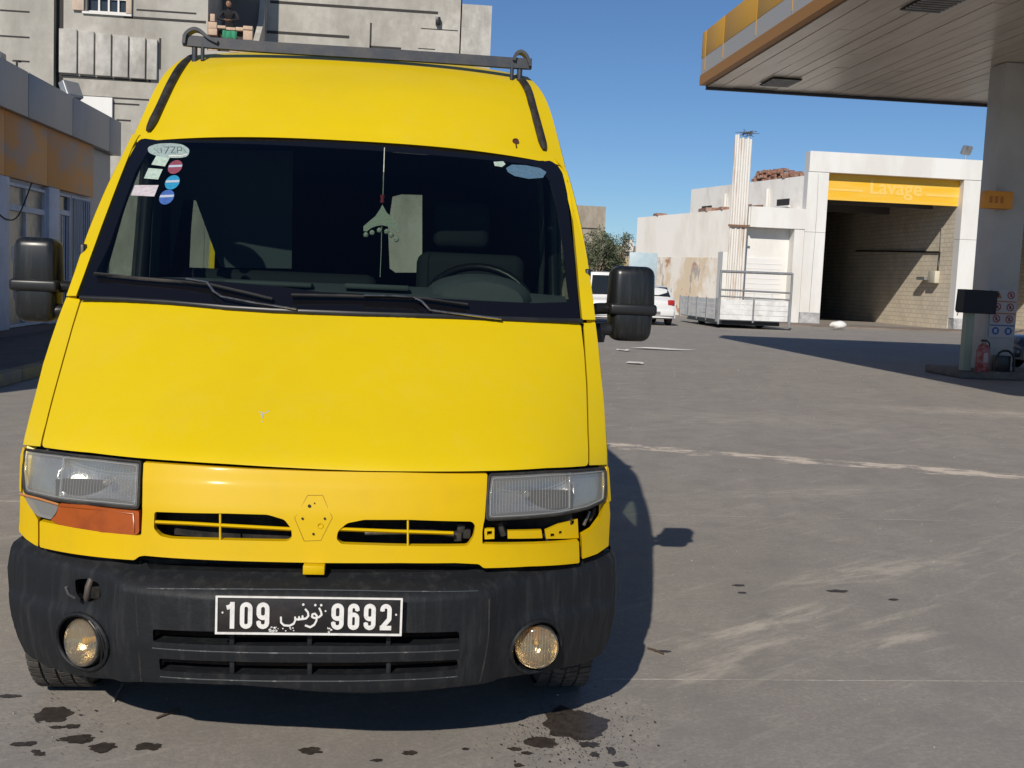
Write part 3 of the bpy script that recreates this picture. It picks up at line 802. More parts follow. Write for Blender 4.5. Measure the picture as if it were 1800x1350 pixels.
sw = tube('steering_wheel', ring, .017, BLACK, van, seg=8)
for a in (rad(200), rad(340), rad(270)):
    tube('spoke', [tuple(wc), (wc.x + .22 * math.cos(a), wc.y + .13 * math.sin(a), wc.z + .18 * math.sin(a))], .018, BLACK, sw, seg=6)
def seat(x0, x1, head):
    s_ = box('seat', x0, x1, 2.0, 2.16, 1.0, 1.62, DARK, van, bev=.05, seg=3)
    box('seat_cushion', x0, x1, 1.6, 2.1, .95, 1.1, DARK, van, bev=.04)
    for h in head: box('headrest', h - .13, h + .13, 2.02, 2.12, 1.64, 1.86, DARK, van, bev=.04, seg=3)
seat((0.299, 2.05, 1.729)[0], (0.802, 2.05, 1.752)[0], [(0.502, 2.05, 1.738)[0]])
box('seat', -.78, .12, 2.0, 2.16, 1.0, 1.50, DARK, van, bev=.05, seg=3)
box('seat_cushion', -.78, .12, 1.6, 2.1, .95, 1.1, DARK, van, bev=.04)
# dark engine bay and underside
box('engine_bay', -.80, .80, .30, .74, .40, .84, VOID, van)
box('engine_bay', -.52, .52, .74, 1.2, .35, 1.2, VOID, van)
box('radiator', -.45, .45, .22, .29, .34, .86, VOID, van)
box('underbody', -.80, .80, 1.30, 4.7, .30, .5, VOID, van)
box('underbody', -.60, .60, .35, 1.3, .26, .42, VOID, van)

# lower front panel
mask_o = [(-0.5133, 0.9216), (-0.3624, 0.9208), (-0.1954, 0.9174), (-0.0042, 0.916), (0.2395, 0.9179), (0.5113, 0.914), (0.5044, 0.783), (0.5012, 0.7697), (0.4983, 0.7463), (0.4994, 0.7093), (0.6292, 0.7006), (0.8224, 0.686), (0.8258, 0.6166), (0.6493, 0.6326), (0.5048, 0.6391), (0.4905, 0.6514), (0.4176, 0.6575), (0.2483, 0.6596), (0.016, 0.657), (-0.2462, 0.658), (-0.4116, 0.6586), (-0.493, 0.6593), (-0.5083, 0.6548), (-0.5197, 0.6442), (-0.6752, 0.6389), (-0.8429, 0.6329), (-0.8499, 0.7093), (-0.6807, 0.7153), (-0.5117, 0.7145), (-0.5032, 0.7168), (-0.5034, 0.7837)]
gl_l = rounded([(-0.4674, 0.7864), (-0.2525, 0.7922), (-0.1376, 0.7922), (-0.0877, 0.7787), (-0.0669, 0.7531), (-0.0642, 0.7271), (-0.0769, 0.717), (-0.249, 0.7161), (-0.4144, 0.7134), (-0.445, 0.718), (-0.4665, 0.7376)], .008)
gl_r = rounded([(0.1438, 0.7833), (0.2777, 0.7848), (0.4659, 0.7776), (0.4768, 0.7639), (0.4708, 0.7306), (0.4541, 0.7061), (0.2466, 0.7088), (0.08, 0.7118), (0.0645, 0.7262), (0.0686, 0.7492), (0.0943, 0.7726)], .008)
panel('front_panel', rounded(mask_o, .006, 3), FP(f_mask), YPLAST, van, holes=[gl_l, gl_r], thick=.03, edge=.005, grid=.03, gv=.011, step=.02)
def on(fn, pts, off=0): return [(x, fn(x, z) + off, z) for x, z in pts]
tube('grille_bar', on(f_mask, [(-0.4811, 0.7544), (-0.3665, 0.7566), (-0.2508, 0.7549), (-0.0651, 0.7498)], .014), .0075, YPLAST, van, seg=6, flat=.8)
tube('grille_bar', on(f_mask, [(0.0701, 0.7525), (0.2453, 0.7483), (0.4099, 0.7424)], .014), .0075, YPLAST, van, seg=6, flat=.8)
tube('grille_bar', on(f_mask, [(-0.2756, 0.793), (-0.2718, 0.7137)], .010), .003, YPLAST, van, seg=6)
tube('grille_bar', on(f_mask, [(0.2726, 0.7848), (0.2752, 0.7073)], .010), .003, YPLAST, van, seg=6)
tube('crumpled_pipe', on(f_mask, [(0.1456, 0.7325), (0.2457, 0.7352), (0.3469, 0.735), (0.4156, 0.7239)], .07), .009, CHROME, van, seg=6)
for q in [(0.4356, 0.7484), (0.4534, 0.7312), (0.4259, 0.7237)]: box('hose_end', q[0] - .012, q[0] + .012, f_mask(*q) + .04, f_mask(*q) + .09, q[1] - .014, q[1] + .014, RUBBER, van, bev=.004)
# six-sided badge seat with its mounting holes
hexa = [(-0.0235, 0.8492), (0.0195, 0.8502), (0.0506, 0.7881), (0.02, 0.7221), (-0.0277, 0.7196), (-0.0583, 0.7842)]
bs = panel('badge_seat', hexa, FP(f_mask), YPLAST, van, thick=.004, edge=.002, grid=.02, off=-.0012)
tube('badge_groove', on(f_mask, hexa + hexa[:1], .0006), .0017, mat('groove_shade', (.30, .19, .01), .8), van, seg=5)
for q, r in zip([(-0.0171, 0.8206), (-0.0026, 0.8288), (-0.0353, 0.7847), (0.0291, 0.786), (-0.0022, 0.7413)], (.0048, .002, .0035, .0035, .0035)):
    lathe('mounting_hole', [(0, 0), (r, 0), (r, .002)], (q[0], f_mask(*q) - .0035, q[1]), (0, -1, 0), RUBBER, bs, 10)
q = [(0.0167, 0.7645)][0]
lathe('boss', [(.009, 0), (.009, .003), (.0065, .003), (.0065, 0)], (q[0], f_mask(*q) - .0012, q[1]), (0, -1, 0), YPLAST, bs, 14)
# latch tab below the panel
q = [(0.0033, 0.6456)][0]
box('latch_tab', q[0] - .03, q[0] + .032, .03, .10, q[1] - .016, q[1] + .010, YPLAST, van, bev=.002)
# outer corner pieces
panel('corner_panel', [(-0.9401, 0.772), (-0.9237, 0.7671), (-0.8936, 0.7444), (-0.857, 0.7112), (-0.8498, 0.6331), (-0.8641, 0.6348), (-0.9017, 0.6427), (-0.9345, 0.6565)], FP(f_mask), YPLAST, van, thick=.04, edge=.006, grid=.025)
panel('corner_panel', [(0.8327, 0.7003), (0.8696, 0.7115), (0.9029, 0.7413), (0.9206, 0.7817), (0.9395, 0.7928), (0.9454, 0.7454), (0.9402, 0.6456), (0.8935, 0.6312), (0.8362, 0.6272)], FP(f_mask), YPLAST, van, thick=.04, edge=.006, grid=.025)
# thin flange of the wing outside each lamp
panel('wing_flange', [(-0.9438, 0.7817), (-0.9553, 0.8863), (-0.9507, 0.9109), (-0.9421, 0.9091), (-0.9408, 0.8377), (-0.9352, 0.7767)], FP(f_mask), YPLAST, van, thick=.03, edge=.001, grid=.03)
panel('wing_flange', [(0.9318, 0.902), (0.9388, 0.8974), (0.9468, 0.7913), (0.9348, 0.7864), (0.9325, 0.8484)], FP(f_mask), YPLAST, van, thick=.03, edge=.001, grid=.03)

# headlamps
def headlamp(outline, cc, s):
    t = panel('headlight', outline, FP(f_mask), LENS, van, thick=0, edge=.004, grid=.03, off=.008)
    xs = [p[0] for p in outline]; zs = [p[1] for p in outline]
    x0, x1, z0, z1 = min(xs), max(xs), min(zs), max(zs)
    bm = bmesh.new()
    # housing sides
    loop = resample(outline, .03)
    A = [bm.verts.new((p[0], f_mask(*p) + .006, p[1])) for p in loop]
    B = [bm.verts.new((p[0], f_mask(*p) + .13, p[1])) for p in loop]
    for k in range(len(loop)): bm.faces.new((A[k], A[(k + 1) % len(loop)], B[(k + 1) % len(loop)], B[k]))
    finish(bm, 'lamp_housing', TRIMG, t)
    def fr_(x, z, d):
        r = ((x - cc[0]) / .16) ** 2 + ((z - cc[1]) / .12) ** 2
        return (x, f_mask(x, z) + .028 + .085 * max(0, 1 - r) ** .8 + d, z)
    panel('reflector', outline, fr_, SILVER, t, thick=0, edge=0, grid=.014, step=.02)
    y = f_mask(*cc)
    lathe('bulb', [(0, -.012), (.011, -.006), (.013, .006), (.009, .03), (.012, .05)], (cc[0], y + .05, cc[1]), (0, 1, 0), CLEARLENS, t, 14)
    # moulded ribs and frame lines of the lens
    n = 30
    bm = bmesh.new()
    for k in range(1, n):
        x = cc[0] - .15 + .30 * k / n
        if x0 + .01 < x < x1 - .01:
            zz = [z for z in (z0 + .02 + (z1 - z0 - .04) * j / 8 for j in range(9)) if inside((x, z), outline) and inside((x, z - .012), outline) and inside((x, z + .012), outline)]
            if len(zz) > 1: bm_tube(bm, [(x, f_mask(x, z) + .0075, z) for z in zz], .0007, 4, False)
    o = finish(bm, 'lens_ribs', CLEARLENS, t); o['kind'] = 'stuff'
    bm = bmesh.new()
    cx, cz = sum(xs) / len(xs), sum(zs) / len(zs)
    inn = [(cx + (x - cx) * .95, cz + (z - cz) * .86) for x, z in outline]
    P = [(x, f_mask(x, z) + .0065, z) for x, z in resample(inn, .03)]
    bm_tube(bm, P + P[:1], .0022, 5, False)
    xx = cc[0] + s * .145
    P = [(xx, f_mask(xx, z) + .008, z) for z in (z0 + .015 + (z1 - z0 - .03) * k / 12 for k in range(13)) if inside((xx, z), inn)]
    if len(P) > 1: bm_tube(bm, P, .003, 5, False)
    finish(bm, 'lens_moulding', CLEARLENS, t, smooth=True)
    seal = [(x, f_mask(x, z) + .006, z) for x, z in resample(outline, .04)]
    tube('lamp_seal', seal + seal[:1], .0045, RUBBER, t, seg=5)
    return t
hl = rounded([(-0.9413, 0.9059), (-0.8053, 0.9167), (-0.644, 0.9217), (-0.5238, 0.9208), (-0.5202, 0.8627), (-0.5178, 0.7923), (-0.6289, 0.7913), (-0.7865, 0.7824), (-0.9223, 0.7797), (-0.9381, 0.8383)], .01)
hr = rounded([(0.5185, 0.9106), (0.7027, 0.9099), (0.9243, 0.8978), (0.9277, 0.8492), (0.9227, 0.796), (0.8568, 0.7822), (0.7522, 0.7775), (0.6272, 0.7794), (0.5115, 0.781), (0.5118, 0.8539)], .01)
headlamp(hl, [(-0.6343, 0.849)][0], -1)
headlamp(hr, [(0.6411, 0.8408)][0], 1)
# black gap over the lamps
for P in ([(-0.9488, 0.9147), (-0.8067, 0.9266), (-0.6449, 0.9315), (-0.5209, 0.9292)], [(0.5167, 0.9172), (0.7028, 0.9166), (0.9294, 0.9023)]):
    tube('lamp_gap', on(f_mask, P, .05), .012, VOID, van, seg=6)
# left indicator and side lamp
ind = rounded([(-0.7774, 0.7755), (-0.6852, 0.7844), (-0.5138, 0.7845), (-0.5104, 0.7227), (-0.5205, 0.7154), (-0.624, 0.7112), (-0.7813, 0.7125), (-0.8078, 0.7194), (-0.7876, 0.74)], .006)
t = panel('indicator', ind, FP(f_mask), AMBER, van, thick=.03, edge=.005, grid=.02, off=.0)
P = on(f_mask, [(-0.7728, 0.7696), (-0.6846, 0.7761), (-0.5291, 0.7766), (-0.5244, 0.7232)], -.002)
tube('lens_moulding', P, .003, AMBER, t, seg=5)
side_l = rounded([(-0.9212, 0.7677), (-0.8525, 0.7703), (-0.7811, 0.7681), (-0.79, 0.743), (-0.8079, 0.7211), (-0.8578, 0.7212), (-0.8978, 0.7348)], .006)
panel('side_lamp', side_l, FP(f_mask), CLEARLENS, van, thick=.03, edge=.006, grid=.02, off=.002)
tube('trim_strip', on(f_mask, [(-0.9401, 0.772), (-0.8529, 0.7753), (-0.7772, 0.7722)], -.001), .004, mat('orange_strip', (.5, .2, .06), .4), van, seg=5)
# the empty indicator hole on the right, with its brackets and pipes
def fmb(dx): return lambda x, z, d: (x, f_mask(x, z) + dx + d, z)
panel('hole_back', [(0.5009, 0.7798), (0.7522, 0.7775), (0.9135, 0.7831), (0.9285, 0.749), (0.8697, 0.706), (0.8226, 0.6789), (0.503, 0.7041)], fmb(.14), VOID, van, thick=0, edge=0, grid=.04)
panel('lamp_bracket', [(0.5825, 0.7349), (0.6946, 0.7267), (0.699, 0.702), (0.5831, 0.7111)], fmb(.045), YPLAST, van, thick=.02, edge=.002, grid=.02)
panel('lamp_bracket', [(0.7042, 0.7291), (0.7531, 0.7423), (0.8209, 0.7485), (0.8266, 0.6871), (0.7087, 0.7026)], fmb(.03), YPLAST, van, holes=[[(0.724, 0.7164), (0.7378, 0.7146), (0.738, 0.7041), (0.7242, 0.7059)], [(0.7937, 0.7455), (0.8083, 0.7469), (0.8086, 0.7327), (0.794, 0.7331)], [(0.7536, 0.7195), (0.7637, 0.7199), (0.7639, 0.7093), (0.7538, 0.7107)]], thick=.015, edge=.002, grid=.02, step=.012)
panel('lamp_bracket', [(0.5053, 0.751), (0.5372, 0.7495), (0.538, 0.7191), (0.5079, 0.719)], fmb(.02), YPLAST, van, holes=[[(0.5143, 0.7422), (0.5302, 0.7431), (0.5306, 0.7313), (0.5147, 0.7304)]], thick=.015, edge=.002, grid=.02, step=.01)
tube('wiring', on(f_mask, [(0.5548, 0.7603), (0.5624, 0.743), (0.5702, 0.7205)], .05), .010, RUBBER, van, seg=6)
tube('wiring', on(f_mask, [(0.8684, 0.7604), (0.8599, 0.7438), (0.8474, 0.7191)], .05), .006, CHROME, van, seg=6)
tube('wiring', on(f_mask, [(0.8908, 0.7654), (0.8822, 0.7452), (0.8691, 0.7296)], .06), .009, RUBBER, van, seg=6)

# bumper
bo = [(-0.9508, 0.6244), (-0.8777, 0.624), (-0.7895, 0.628), (-0.6493, 0.638), (-0.529, 0.6422), (-0.501, 0.6312), (-0.4764, 0.6153), (-0.344, 0.6207), (-0.1787, 0.6239), (0.0096, 0.6248), (0.2494, 0.6266), (0.454, 0.6235), (0.507, 0.6304), (0.6725, 0.6184), (0.8281, 0.6105), (0.9216, 0.616), (0.9548, 0.6193), (0.9704, 0.5945), (0.9762, 0.5086), (0.9732, 0.412), (0.9623, 0.3332), (0.9363, 0.2777), (0.8972, 0.2647), (0.8204, 0.2682), (0.727, 0.278), (0.6111, 0.2841), (0.5196, 0.2864), (0.4314, 0.2865), (0.3283, 0.2845), (0.1772, 0.2844), (0.0282, 0.29), (-0.0703, 0.301), (-0.2016, 0.3085), (-0.3516, 0.3037), (-0.4907, 0.2897), (-0.6413, 0.2608), (-0.7158, 0.2517), (-0.7765, 0.2504), (-0.8354, 0.2523), (-0.8773, 0.2633), (-0.9111, 0.2745), (-0.9365, 0.3209), (-0.9593, 0.385), (-0.972, 0.4618), (-0.9825, 0.532), (-0.9722, 0.5884), (-0.9688, 0.6107)]
in1 = rounded([(-0.4504, 0.4606), (-0.2512, 0.4702), (-0.0399, 0.4735), (0.2215, 0.4733), (0.4335, 0.4654), (0.4383, 0.4302), (0.2393, 0.4335), (-0.0064, 0.435), (-0.2341, 0.4307), (-0.4482, 0.4235)], .008)
in2 = rounded([(-0.432, 0.3734), (-0.2341, 0.3812), (-0.0056, 0.3837), (0.2409, 0.3833), (0.4321, 0.3777), (0.4371, 0.3455), (0.2421, 0.3448), (-0.0052, 0.3439), (-0.2344, 0.3414), (-0.4294, 0.3356)], .008)
def circ(c, rx, rz, n=28, tilt=0): return [(c[0] + rx * math.cos(a) * math.cos(tilt) - rz * math.sin(a) * math.sin(tilt), c[1] + rx * math.cos(a) * math.sin(tilt) + rz * math.sin(a) * math.cos(tilt)) for a in (2 * math.pi * k / n for k in range(n))]
fl, frr = [(-0.6836, 0.3748), (0.6861, 0.3734)]
hl_c, hr_c = circ(fl, .088, .088), circ(frr, .082, .082)
hook = rounded([(-0.7144, 0.5569), (-0.6716, 0.568), (-0.6294, 0.5615), (-0.6212, 0.5221), (-0.6513, 0.4997), (-0.6899, 0.496), (-0.7099, 0.5181)], .01)
def fb_fn(x, z, d):
    y = f_bumper(x, z)
    # panel seams where corner pieces meet the middle, and a raised flare round the middle
    w = max(0, min(1, (.585 - abs(x + .01)) / .05))
    y -= .026 * w * w * (3 - 2 * w)
    # upper face of the middle leans back above a crease
    if z > .572: y += w * (z - .572) * .9
    # soft step across the corners at lamp height
    if abs(x) > .6: y += .016 / (1 + math.exp(-(z - .475 + (abs(x) - .6) * .05) / .007)) * min(1, (abs(x) - .6) / .05)
    return (x, y + d, z)
bmp = panel('bumper', bo, fb_fn, BUMPER, van, holes=[in1, in2, hl_c, hr_c, hook], thick=.035, edge=.008, grid=.024, gv=.013, step=.022)
for P in ([(-0.5116, 0.6301), (-0.5006, 0.5594), (-0.4939, 0.4588), (-0.4882, 0.3534), (-0.4867, 0.2943)], [(0.5195, 0.6295), (0.5224, 0.5546), (0.5251, 0.4491), (0.5155, 0.3585), (0.5047, 0.2951)]):
    tube('bumper_seam', [(x, fb_fn(x, z, 0)[1] + .001, z) for x, z in P], .0035, RUBBER, van, seg=5)
EDGEHI = mat('scuffed_edge_highlight', (.045, .05, .055), .6, dirt=(.20, .20, .19), dirt_scale=30, dirt_amt=.8, lo=.55, hi=.65)  # paler scuffed tone, painting the highlight along the bumper creases
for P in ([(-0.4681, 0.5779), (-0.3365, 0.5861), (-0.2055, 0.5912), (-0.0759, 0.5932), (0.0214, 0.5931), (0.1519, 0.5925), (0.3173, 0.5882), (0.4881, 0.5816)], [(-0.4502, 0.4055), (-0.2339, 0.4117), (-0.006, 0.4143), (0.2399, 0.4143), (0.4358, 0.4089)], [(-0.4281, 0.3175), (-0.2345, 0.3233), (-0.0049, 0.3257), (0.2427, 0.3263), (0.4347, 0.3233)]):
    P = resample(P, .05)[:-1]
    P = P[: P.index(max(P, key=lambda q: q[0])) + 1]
    tube('bumper_edge_highlight', [(x, fb_fn(x, z, 0)[1] + .0005, z) for x, z in P], .0022, EDGEHI, van, seg=5)
# ledge on top of the middle of the bumper
lg = [(-0.501, 0.6312), (-0.4764, 0.6153), (-0.344, 0.6207), (-0.1787, 0.6239), (0.0096, 0.6248), (0.2494, 0.6266), (0.454, 0.6235), (0.507, 0.6304)]
bm = bmesh.new()
pv = None
for x, z in lg:
    y = fb_fn(x, z, 0)[1]
    r = [bm.verts.new(v) for v in ((x, y + .002, z - .001), (x, y + .05, z + .004), (x, y + .16, z - .02))]
    if pv:
        for k in range(2): bm.faces.new((pv[k], pv[k + 1], r[k + 1], r[k]))
    pv = r
finish(bm, 'bumper_ledge', BUMPER, van, smooth=True)
box('bumper_beam', -.55, .55, .16, .22, .5, .64, VOID, van, bev=.01)
# sides of the bumper, running back to the wheel arches
for s, P in ((-1, [(-0.9722, 0.5884), (-0.9825, 0.532), (-0.972, 0.4618), (-0.9593, 0.385), (-0.9365, 0.3209), (-0.9111, 0.2745), (-0.8731, 0.2605)]), (1, [(0.9548, 0.6193), (0.9704, 0.5945), (0.9762, 0.5086), (0.9732, 0.412), (0.9623, 0.3332), (0.9363, 0.2777)])):
    bm = bmesh.new(); pv = None
    for x, z in P:
        y = fb_fn(x, z, 0)[1]
        r = [bm.verts.new(v) for v in ((x, y + .004, z), (x + .012 * s, y + .05, z), (x + .010 * s, y + .12, z), (x - .015 * s, .62 if z > .4 else .52, z))]
        if pv:
            for k in range(3): bm.faces.new((pv[k], pv[k + 1], r[k + 1], r[k]))
        pv = r
    finish(bm, 'bumper_end', BUMPER, van, smooth=True)
# ribs and slats in the two intakes
for x, z in [(-0.2197, 0.4516), (0.0012, 0.4537), (0.2271, 0.4544), (-0.2194, 0.3621), (0.0028, 0.3639), (0.2299, 0.3636)]:
    h = .034 if z > .40 else .026
    y = fb_fn(x, z, 0)[1]
    box('intake_rib', x - .007, x + .007, y + .012, y + .05, z - h, z + h, BUMPER, van, bev=.002)
bm = bmesh.new()
for P in ([(-0.4483, 0.4182), (-0.234, 0.4273), (-0.0063, 0.4316), (0.2394, 0.4301), (0.4386, 0.4249)], [(-0.4295, 0.332), (-0.2344, 0.3378), (-0.0051, 0.3402), (0.2422, 0.3411), (0.4374, 0.3399)]):
    pv = None
    for x, z in P:
        y = fb_fn(x, z, 0)[1]
        r = [bm.verts.new(v) for v in ((x, y + .004, z + .001), (x, y + .07, z + .006))]
        if pv: bm.faces.new((pv[0], pv[1], r[1], r[0]))
        pv = r
finish(bm, 'intake_shelf', BUMPER, van, smooth=True)
panel('intake_back', [(-0.4661, 0.4707), (0.4484, 0.4833), (0.4558, 0.319), (-0.4542, 0.3124)], lambda x, z, d: (x, f_bumper(x, z) + .12, z), VOID, van, thick=0, edge=0, grid=.08)
# torn hole with the towing loop behind it
x, z = [(-0.6669, 0.5314)][0]
y = f_bumper(x, z)
tube('towing_loop', [(x - .012, y + .06, z - .045), (x - .004, y + .02, z - .02), (x + .002, y + .012, z + .015), (x + .008, y + .03, z + .04)], .010, mat('rusty_loop', (.10, .085, .075), .6, .3, dirt=(.12, .06, .03), dirt_scale=20), van, seg=8)
panel('hole_back', [(p[0], p[1]) for p in circ((x, z), .07, .06, 12)], lambda a, b, d: (a, f_bumper(a, b) + .09, b), VOID, van, thick=0, edge=0, grid=.05)
tube('bumper_scar', [(x - .05, y - .03, z + .025), (x - .045, y - .025, z + .005), (x - .03, y - .012, z - .012)], .005, mat('scuffed_plastic', (.10, .10, .10), .8), van, seg=6)
# fog lamps
def foglamp(c, r, axis, cracked):
    y = fb_fn(c[0], c[1], 0)[1]
    o = Vector((c[0], y, c[1])); ax = Vector(axis).normalized()
    back_ = o - ax * .045
    t = lathe('fog_light', [(r * .98, .045), (r * 1.02, .052), (r * 1.06, .046), (r * 1.04, .02), (r, .0)], back_, ax, CHROME, van, 28)
    bm = bmesh.new()
    bm_lathe(bm, [(.012, 0), (r * .4, .006), (r * .75, .022), (r * .98, .046)], back_, ax, 28)
    finish(bm, 'reflector', GOLDREF, t, smooth=True)
    lathe('fog_lens', [(0, .062), (r * .5, .060), (r * .85, .054), (r * .99, .047)], back_, ax, FOGLENS, t, 28)
    lathe('bulb', [(0, .058), (.009, .054), (.013, .045), (.010, .03), (.009, 0)] if cracked else [(0, .038), (.006, .034), (.008, .025), (.007, 0)], back_ + (Vector((.012, 0, .004)) if cracked else Vector((0, 0, .006))), ax, BULB, t, 14)
    bm = bmesh.new()
    qx = ax.cross(Vector((0, 0, 1))).normalized(); qz = qx.cross(ax)
    for k in range(-6, 7):
        h_ = math.sqrt(max(0, 1 - (k / 7) ** 2)) * r * .9
        bm_tube(bm, [back_ + ax * (.0605 - .012 * (k / 7) ** 2 - .012 * (v / (r)) ** 2 * 1.0) + qx * (r * .95 * k / 7) + qz * v for v in (-h_, -h_ * .5, 0, h_ * .5, h_)], .0009, 4, False)
    o = finish(bm, 'lens_ribs', CLEARLENS, t); o['kind'] = 'stuff'
    # cup behind the lamp
    bm = bmesh.new()
    pts = circ(c, r * 1.28, r * 1.28, 26)
    A = [bm.verts.new((p[0], fb_fn(p[0], p[1], 0)[1] + .01, p[1])) for p in pts]
    B = [bm.verts.new((c[0] + (p[0] - c[0]) * .9, y + .10, c[1] + (p[1] - c[1]) * .9)) for p in pts]
    for k in range(26): bm.faces.new((A[k], A[(k + 1) % 26], B[(k + 1) % 26], B[k]))
    bm.faces.new(B)
    finish(bm, 'lamp_cup', BUMPER, t, smooth=True, angle=rad(50))
    rim = [(p[0], fb_fn(p[0], p[1], 0)[1] - .002, p[1]) for p in circ(c, r * 1.28, r * 1.28, 26)]
    tube('lamp_rim', rim + rim[:1], .007, BUMPER, t, seg=6)
    return t
foglamp(fl, .068, (-.55, -.8, .10), 1)
foglamp(frr, .066, (-.10, -1, .02), 0)
for P in ([(-0.6547, 0.4507), (-0.6279, 0.421), (-0.6148, 0.3688), (-0.6204, 0.3215)], [(-0.6413, 0.4497), (-0.6151, 0.409), (-0.6042, 0.3524)]):
    tube('torn_rim', smooth_path([(x, f_bumper(x, z) - .004, z) for x, z in P]), .004, BLACK, van, seg=6)
# wheels
def wheel(x, y, s):
    r = .322; w = .195
    t = lathe('wheel', [(.20, -w / 2 + .01), (.24, -w / 2), (.29, -w / 2 + .004), (.310, -w / 2 + .018), (r - .004, -w / 2 + .035), (r - .004, w / 2 - .035), (.310, w / 2 - .018), (.29, w / 2 - .004), (.24, w / 2), (.20, w / 2 - .01)], (x, y, r), (s, 0, 0), TYRE, van, 48, angle=35)
    bm = bmesh.new()
    for k in range(64):
        a = 2 * math.pi * k / 64
        for j, (xa, xb, sl) in enumerate(((-.090, -.054, .014), (-.046, -.006, .016), (.002, .040, -.016), (.048, .088, -.014))):
            c_ = [(xa, a), (xb, a + sl * 2), (xb, a + sl * 2 + .072), (xa, a + .072)]
            vi = [bm.verts.new((x + q, y + (r - .006) * math.cos(b), r + (r - .006) * math.sin(b))) for q, b in c_]
            vo_ = [bm.verts.new((x + q, y + (r + .004) * math.cos(b), r + (r + .004) * math.sin(b))) for q, b in c_]
            bm.faces.new(vo_)
            for e in range(4): bm.faces.new((vi[e], vi[(e + 1) % 4], vo_[(e + 1) % 4], vo_[e]))
    o = finish(bm, 'tread', TYRE, t); o['kind'] = 'stuff'
    lathe('rim', [(.03, .05), (.09, .045), (.13, .02), (.18, .03), (.20, .07), (.205, .095)], (x, y, r), (s, 0, 0), STEEL, t, 32)
    lathe('hub', [(0, .075), (.03, .072), (.035, .05)], (x, y, r), (s, 0, 0), BLACK, t, 16)
for x, y, s in ((-.885, .87, -1), (.86, .90, 1), (-.86, 3.88, -1), (.86, 3.88, 1)): wheel(x, y, s)
for s in (-1, 1):
    bm = bmesh.new(); pv = None
    for k in range(9):
        a = rad(10 + 20 * k * .95)
        r_ = [bm.verts.new((s * xx, .80 + .42 * math.cos(a), .34 + .42 * math.sin(a))) for xx in (.93, .72)]
        if pv: bm.faces.new((pv[0], pv[1], r_[1], r_[0]))
        pv = r_
    finish(bm, 'wheel_liner', VOID, van, smooth=True)

# number plate
PX = [(-0.2621, 0.5843), (0.264, 0.5867), (0.2645, 0.4754), (-0.2611, 0.4731)]
px0, px1 = (PX[0][0] + PX[3][0]) / 2, (PX[1][0] + PX[2][0]) / 2
pz1, pz0 = (PX[0][1] + PX[1][1]) / 2, (PX[2][1] + PX[3][1]) / 2
PY = -.042
plate = box('number_plate', px0, px1, PY, PY + .004, pz0, pz1, PLATEB, van, bev=.002)
for n_, (a, b, c, d) in enumerate(((px0, px1, pz1 - .005, pz1), (px0, px1, pz0, pz0 + .006), (px0, px0 + .006, pz0 + .006, pz1 - .005), (px1 - .006, px1, pz0 + .006, pz1 - .005))):
    box('plate_border', a, b, PY - .003, PY + .001, c, d, PLATEW, plate)
def pu(u, v):    # u 0..1 across, v 0..1 down the plate
    return px0 + (px1 - px0) * u, pz1 + (pz0 - pz1) * v
H = (pz1 - pz0) * .68
# digits as straight-sided stencil strokes
def digit(ch, u0, u1):
    x0, z1_ = pu(u0, .16); x1, z0_ = pu(u1, .85)
    w, h = x1 - x0, z1_ - z0_
    t = .0125
    bm = bmesh.new()
    def S(pts): stroke(bm, [(x0 + a * w, z0_ + b * h) for a, b in pts], t, PY - .0026, PY + .001)
    k = t / w / 2; j = t / h / 2
    def arc(cx, cz, rx, rz, a0, a1, n=12): return [(cx + rx * math.cos(rad(a0 + (a1 - a0) * i / n)), cz + rz * math.sin(rad(a0 + (a1 - a0) * i / n))) for i in range(n + 1)]
    L, Rg, B, T = k, 1 - k, j, 1 - j
    rz = (.5 - k) * w / h
    if ch == '0': S(arc(.5, T - rz, .5 - k, rz, 180, 0) + arc(.5, B + rz, .5 - k, rz, 0, -180) + [(L, T - rz), (L, T - rz - .02)])
    if ch == '1': S([(.62, 0), (.62, 1)]); S([(.62, .92), (.42, .82), (.12, .79)])
    if ch in '96':
        def f(p): return p if ch == '9' else [(1 - a, 1 - b) for a, b in p]
        S(f(arc(.5, T - rz, .5 - k, rz, 0, 180) + arc(.5, .42 + rz, .5 - k, rz, 180, 360)))
        S(f([(Rg, T - rz)] + [(Rg, B + rz)] + arc(.5, B + rz, .5 - k, rz, 0, -180) + [(L, B + rz + .05)]))
    if ch == '2': S([(L, T - rz - .06)] + arc(.5, T - rz, .5 - k, rz, 180, 0) + [(Rg, T - rz - .08), (.80, .42), (L + .02, B + .03), (L, B)]); S([(0, B), (1, B)])
    finish(bm, 'digit', PLATEW, plate)
for ch, a, b in (('1', .052, .112), ('0', .130, .196), ('9', .218, .286), ('9', .617, .684), ('6', .706, .768), ('9', .792, .856), ('2', .880, .942)): digit(ch, a, b)
def pz_(x, y): return pu((x - 122) / 1526, (y - 180) / 313)
bm = bmesh.new()
for P, w in (([(962, 268), (978, 300), (984, 325), (962, 345), (925, 352), (905, 342), (908, 322), (930, 316), (946, 335), (942, 375), (925, 408), (893, 428), (850, 412)], .0052),
             ([(848, 278), (872, 305), (876, 335), (858, 356), (832, 362), (828, 338), (828, 362), (803, 364), (800, 345), (800, 366), (772, 364), (768, 348), (770, 372), (758, 400), (725, 418), (680, 415), (655, 392), (652, 345)], .0052)):
    stroke(bm, [pz_(*p) for p in P], w, PY - .0026, PY + .001)
finish(bm, 'country_name', PLATEW, plate)
bm = bmesh.new()
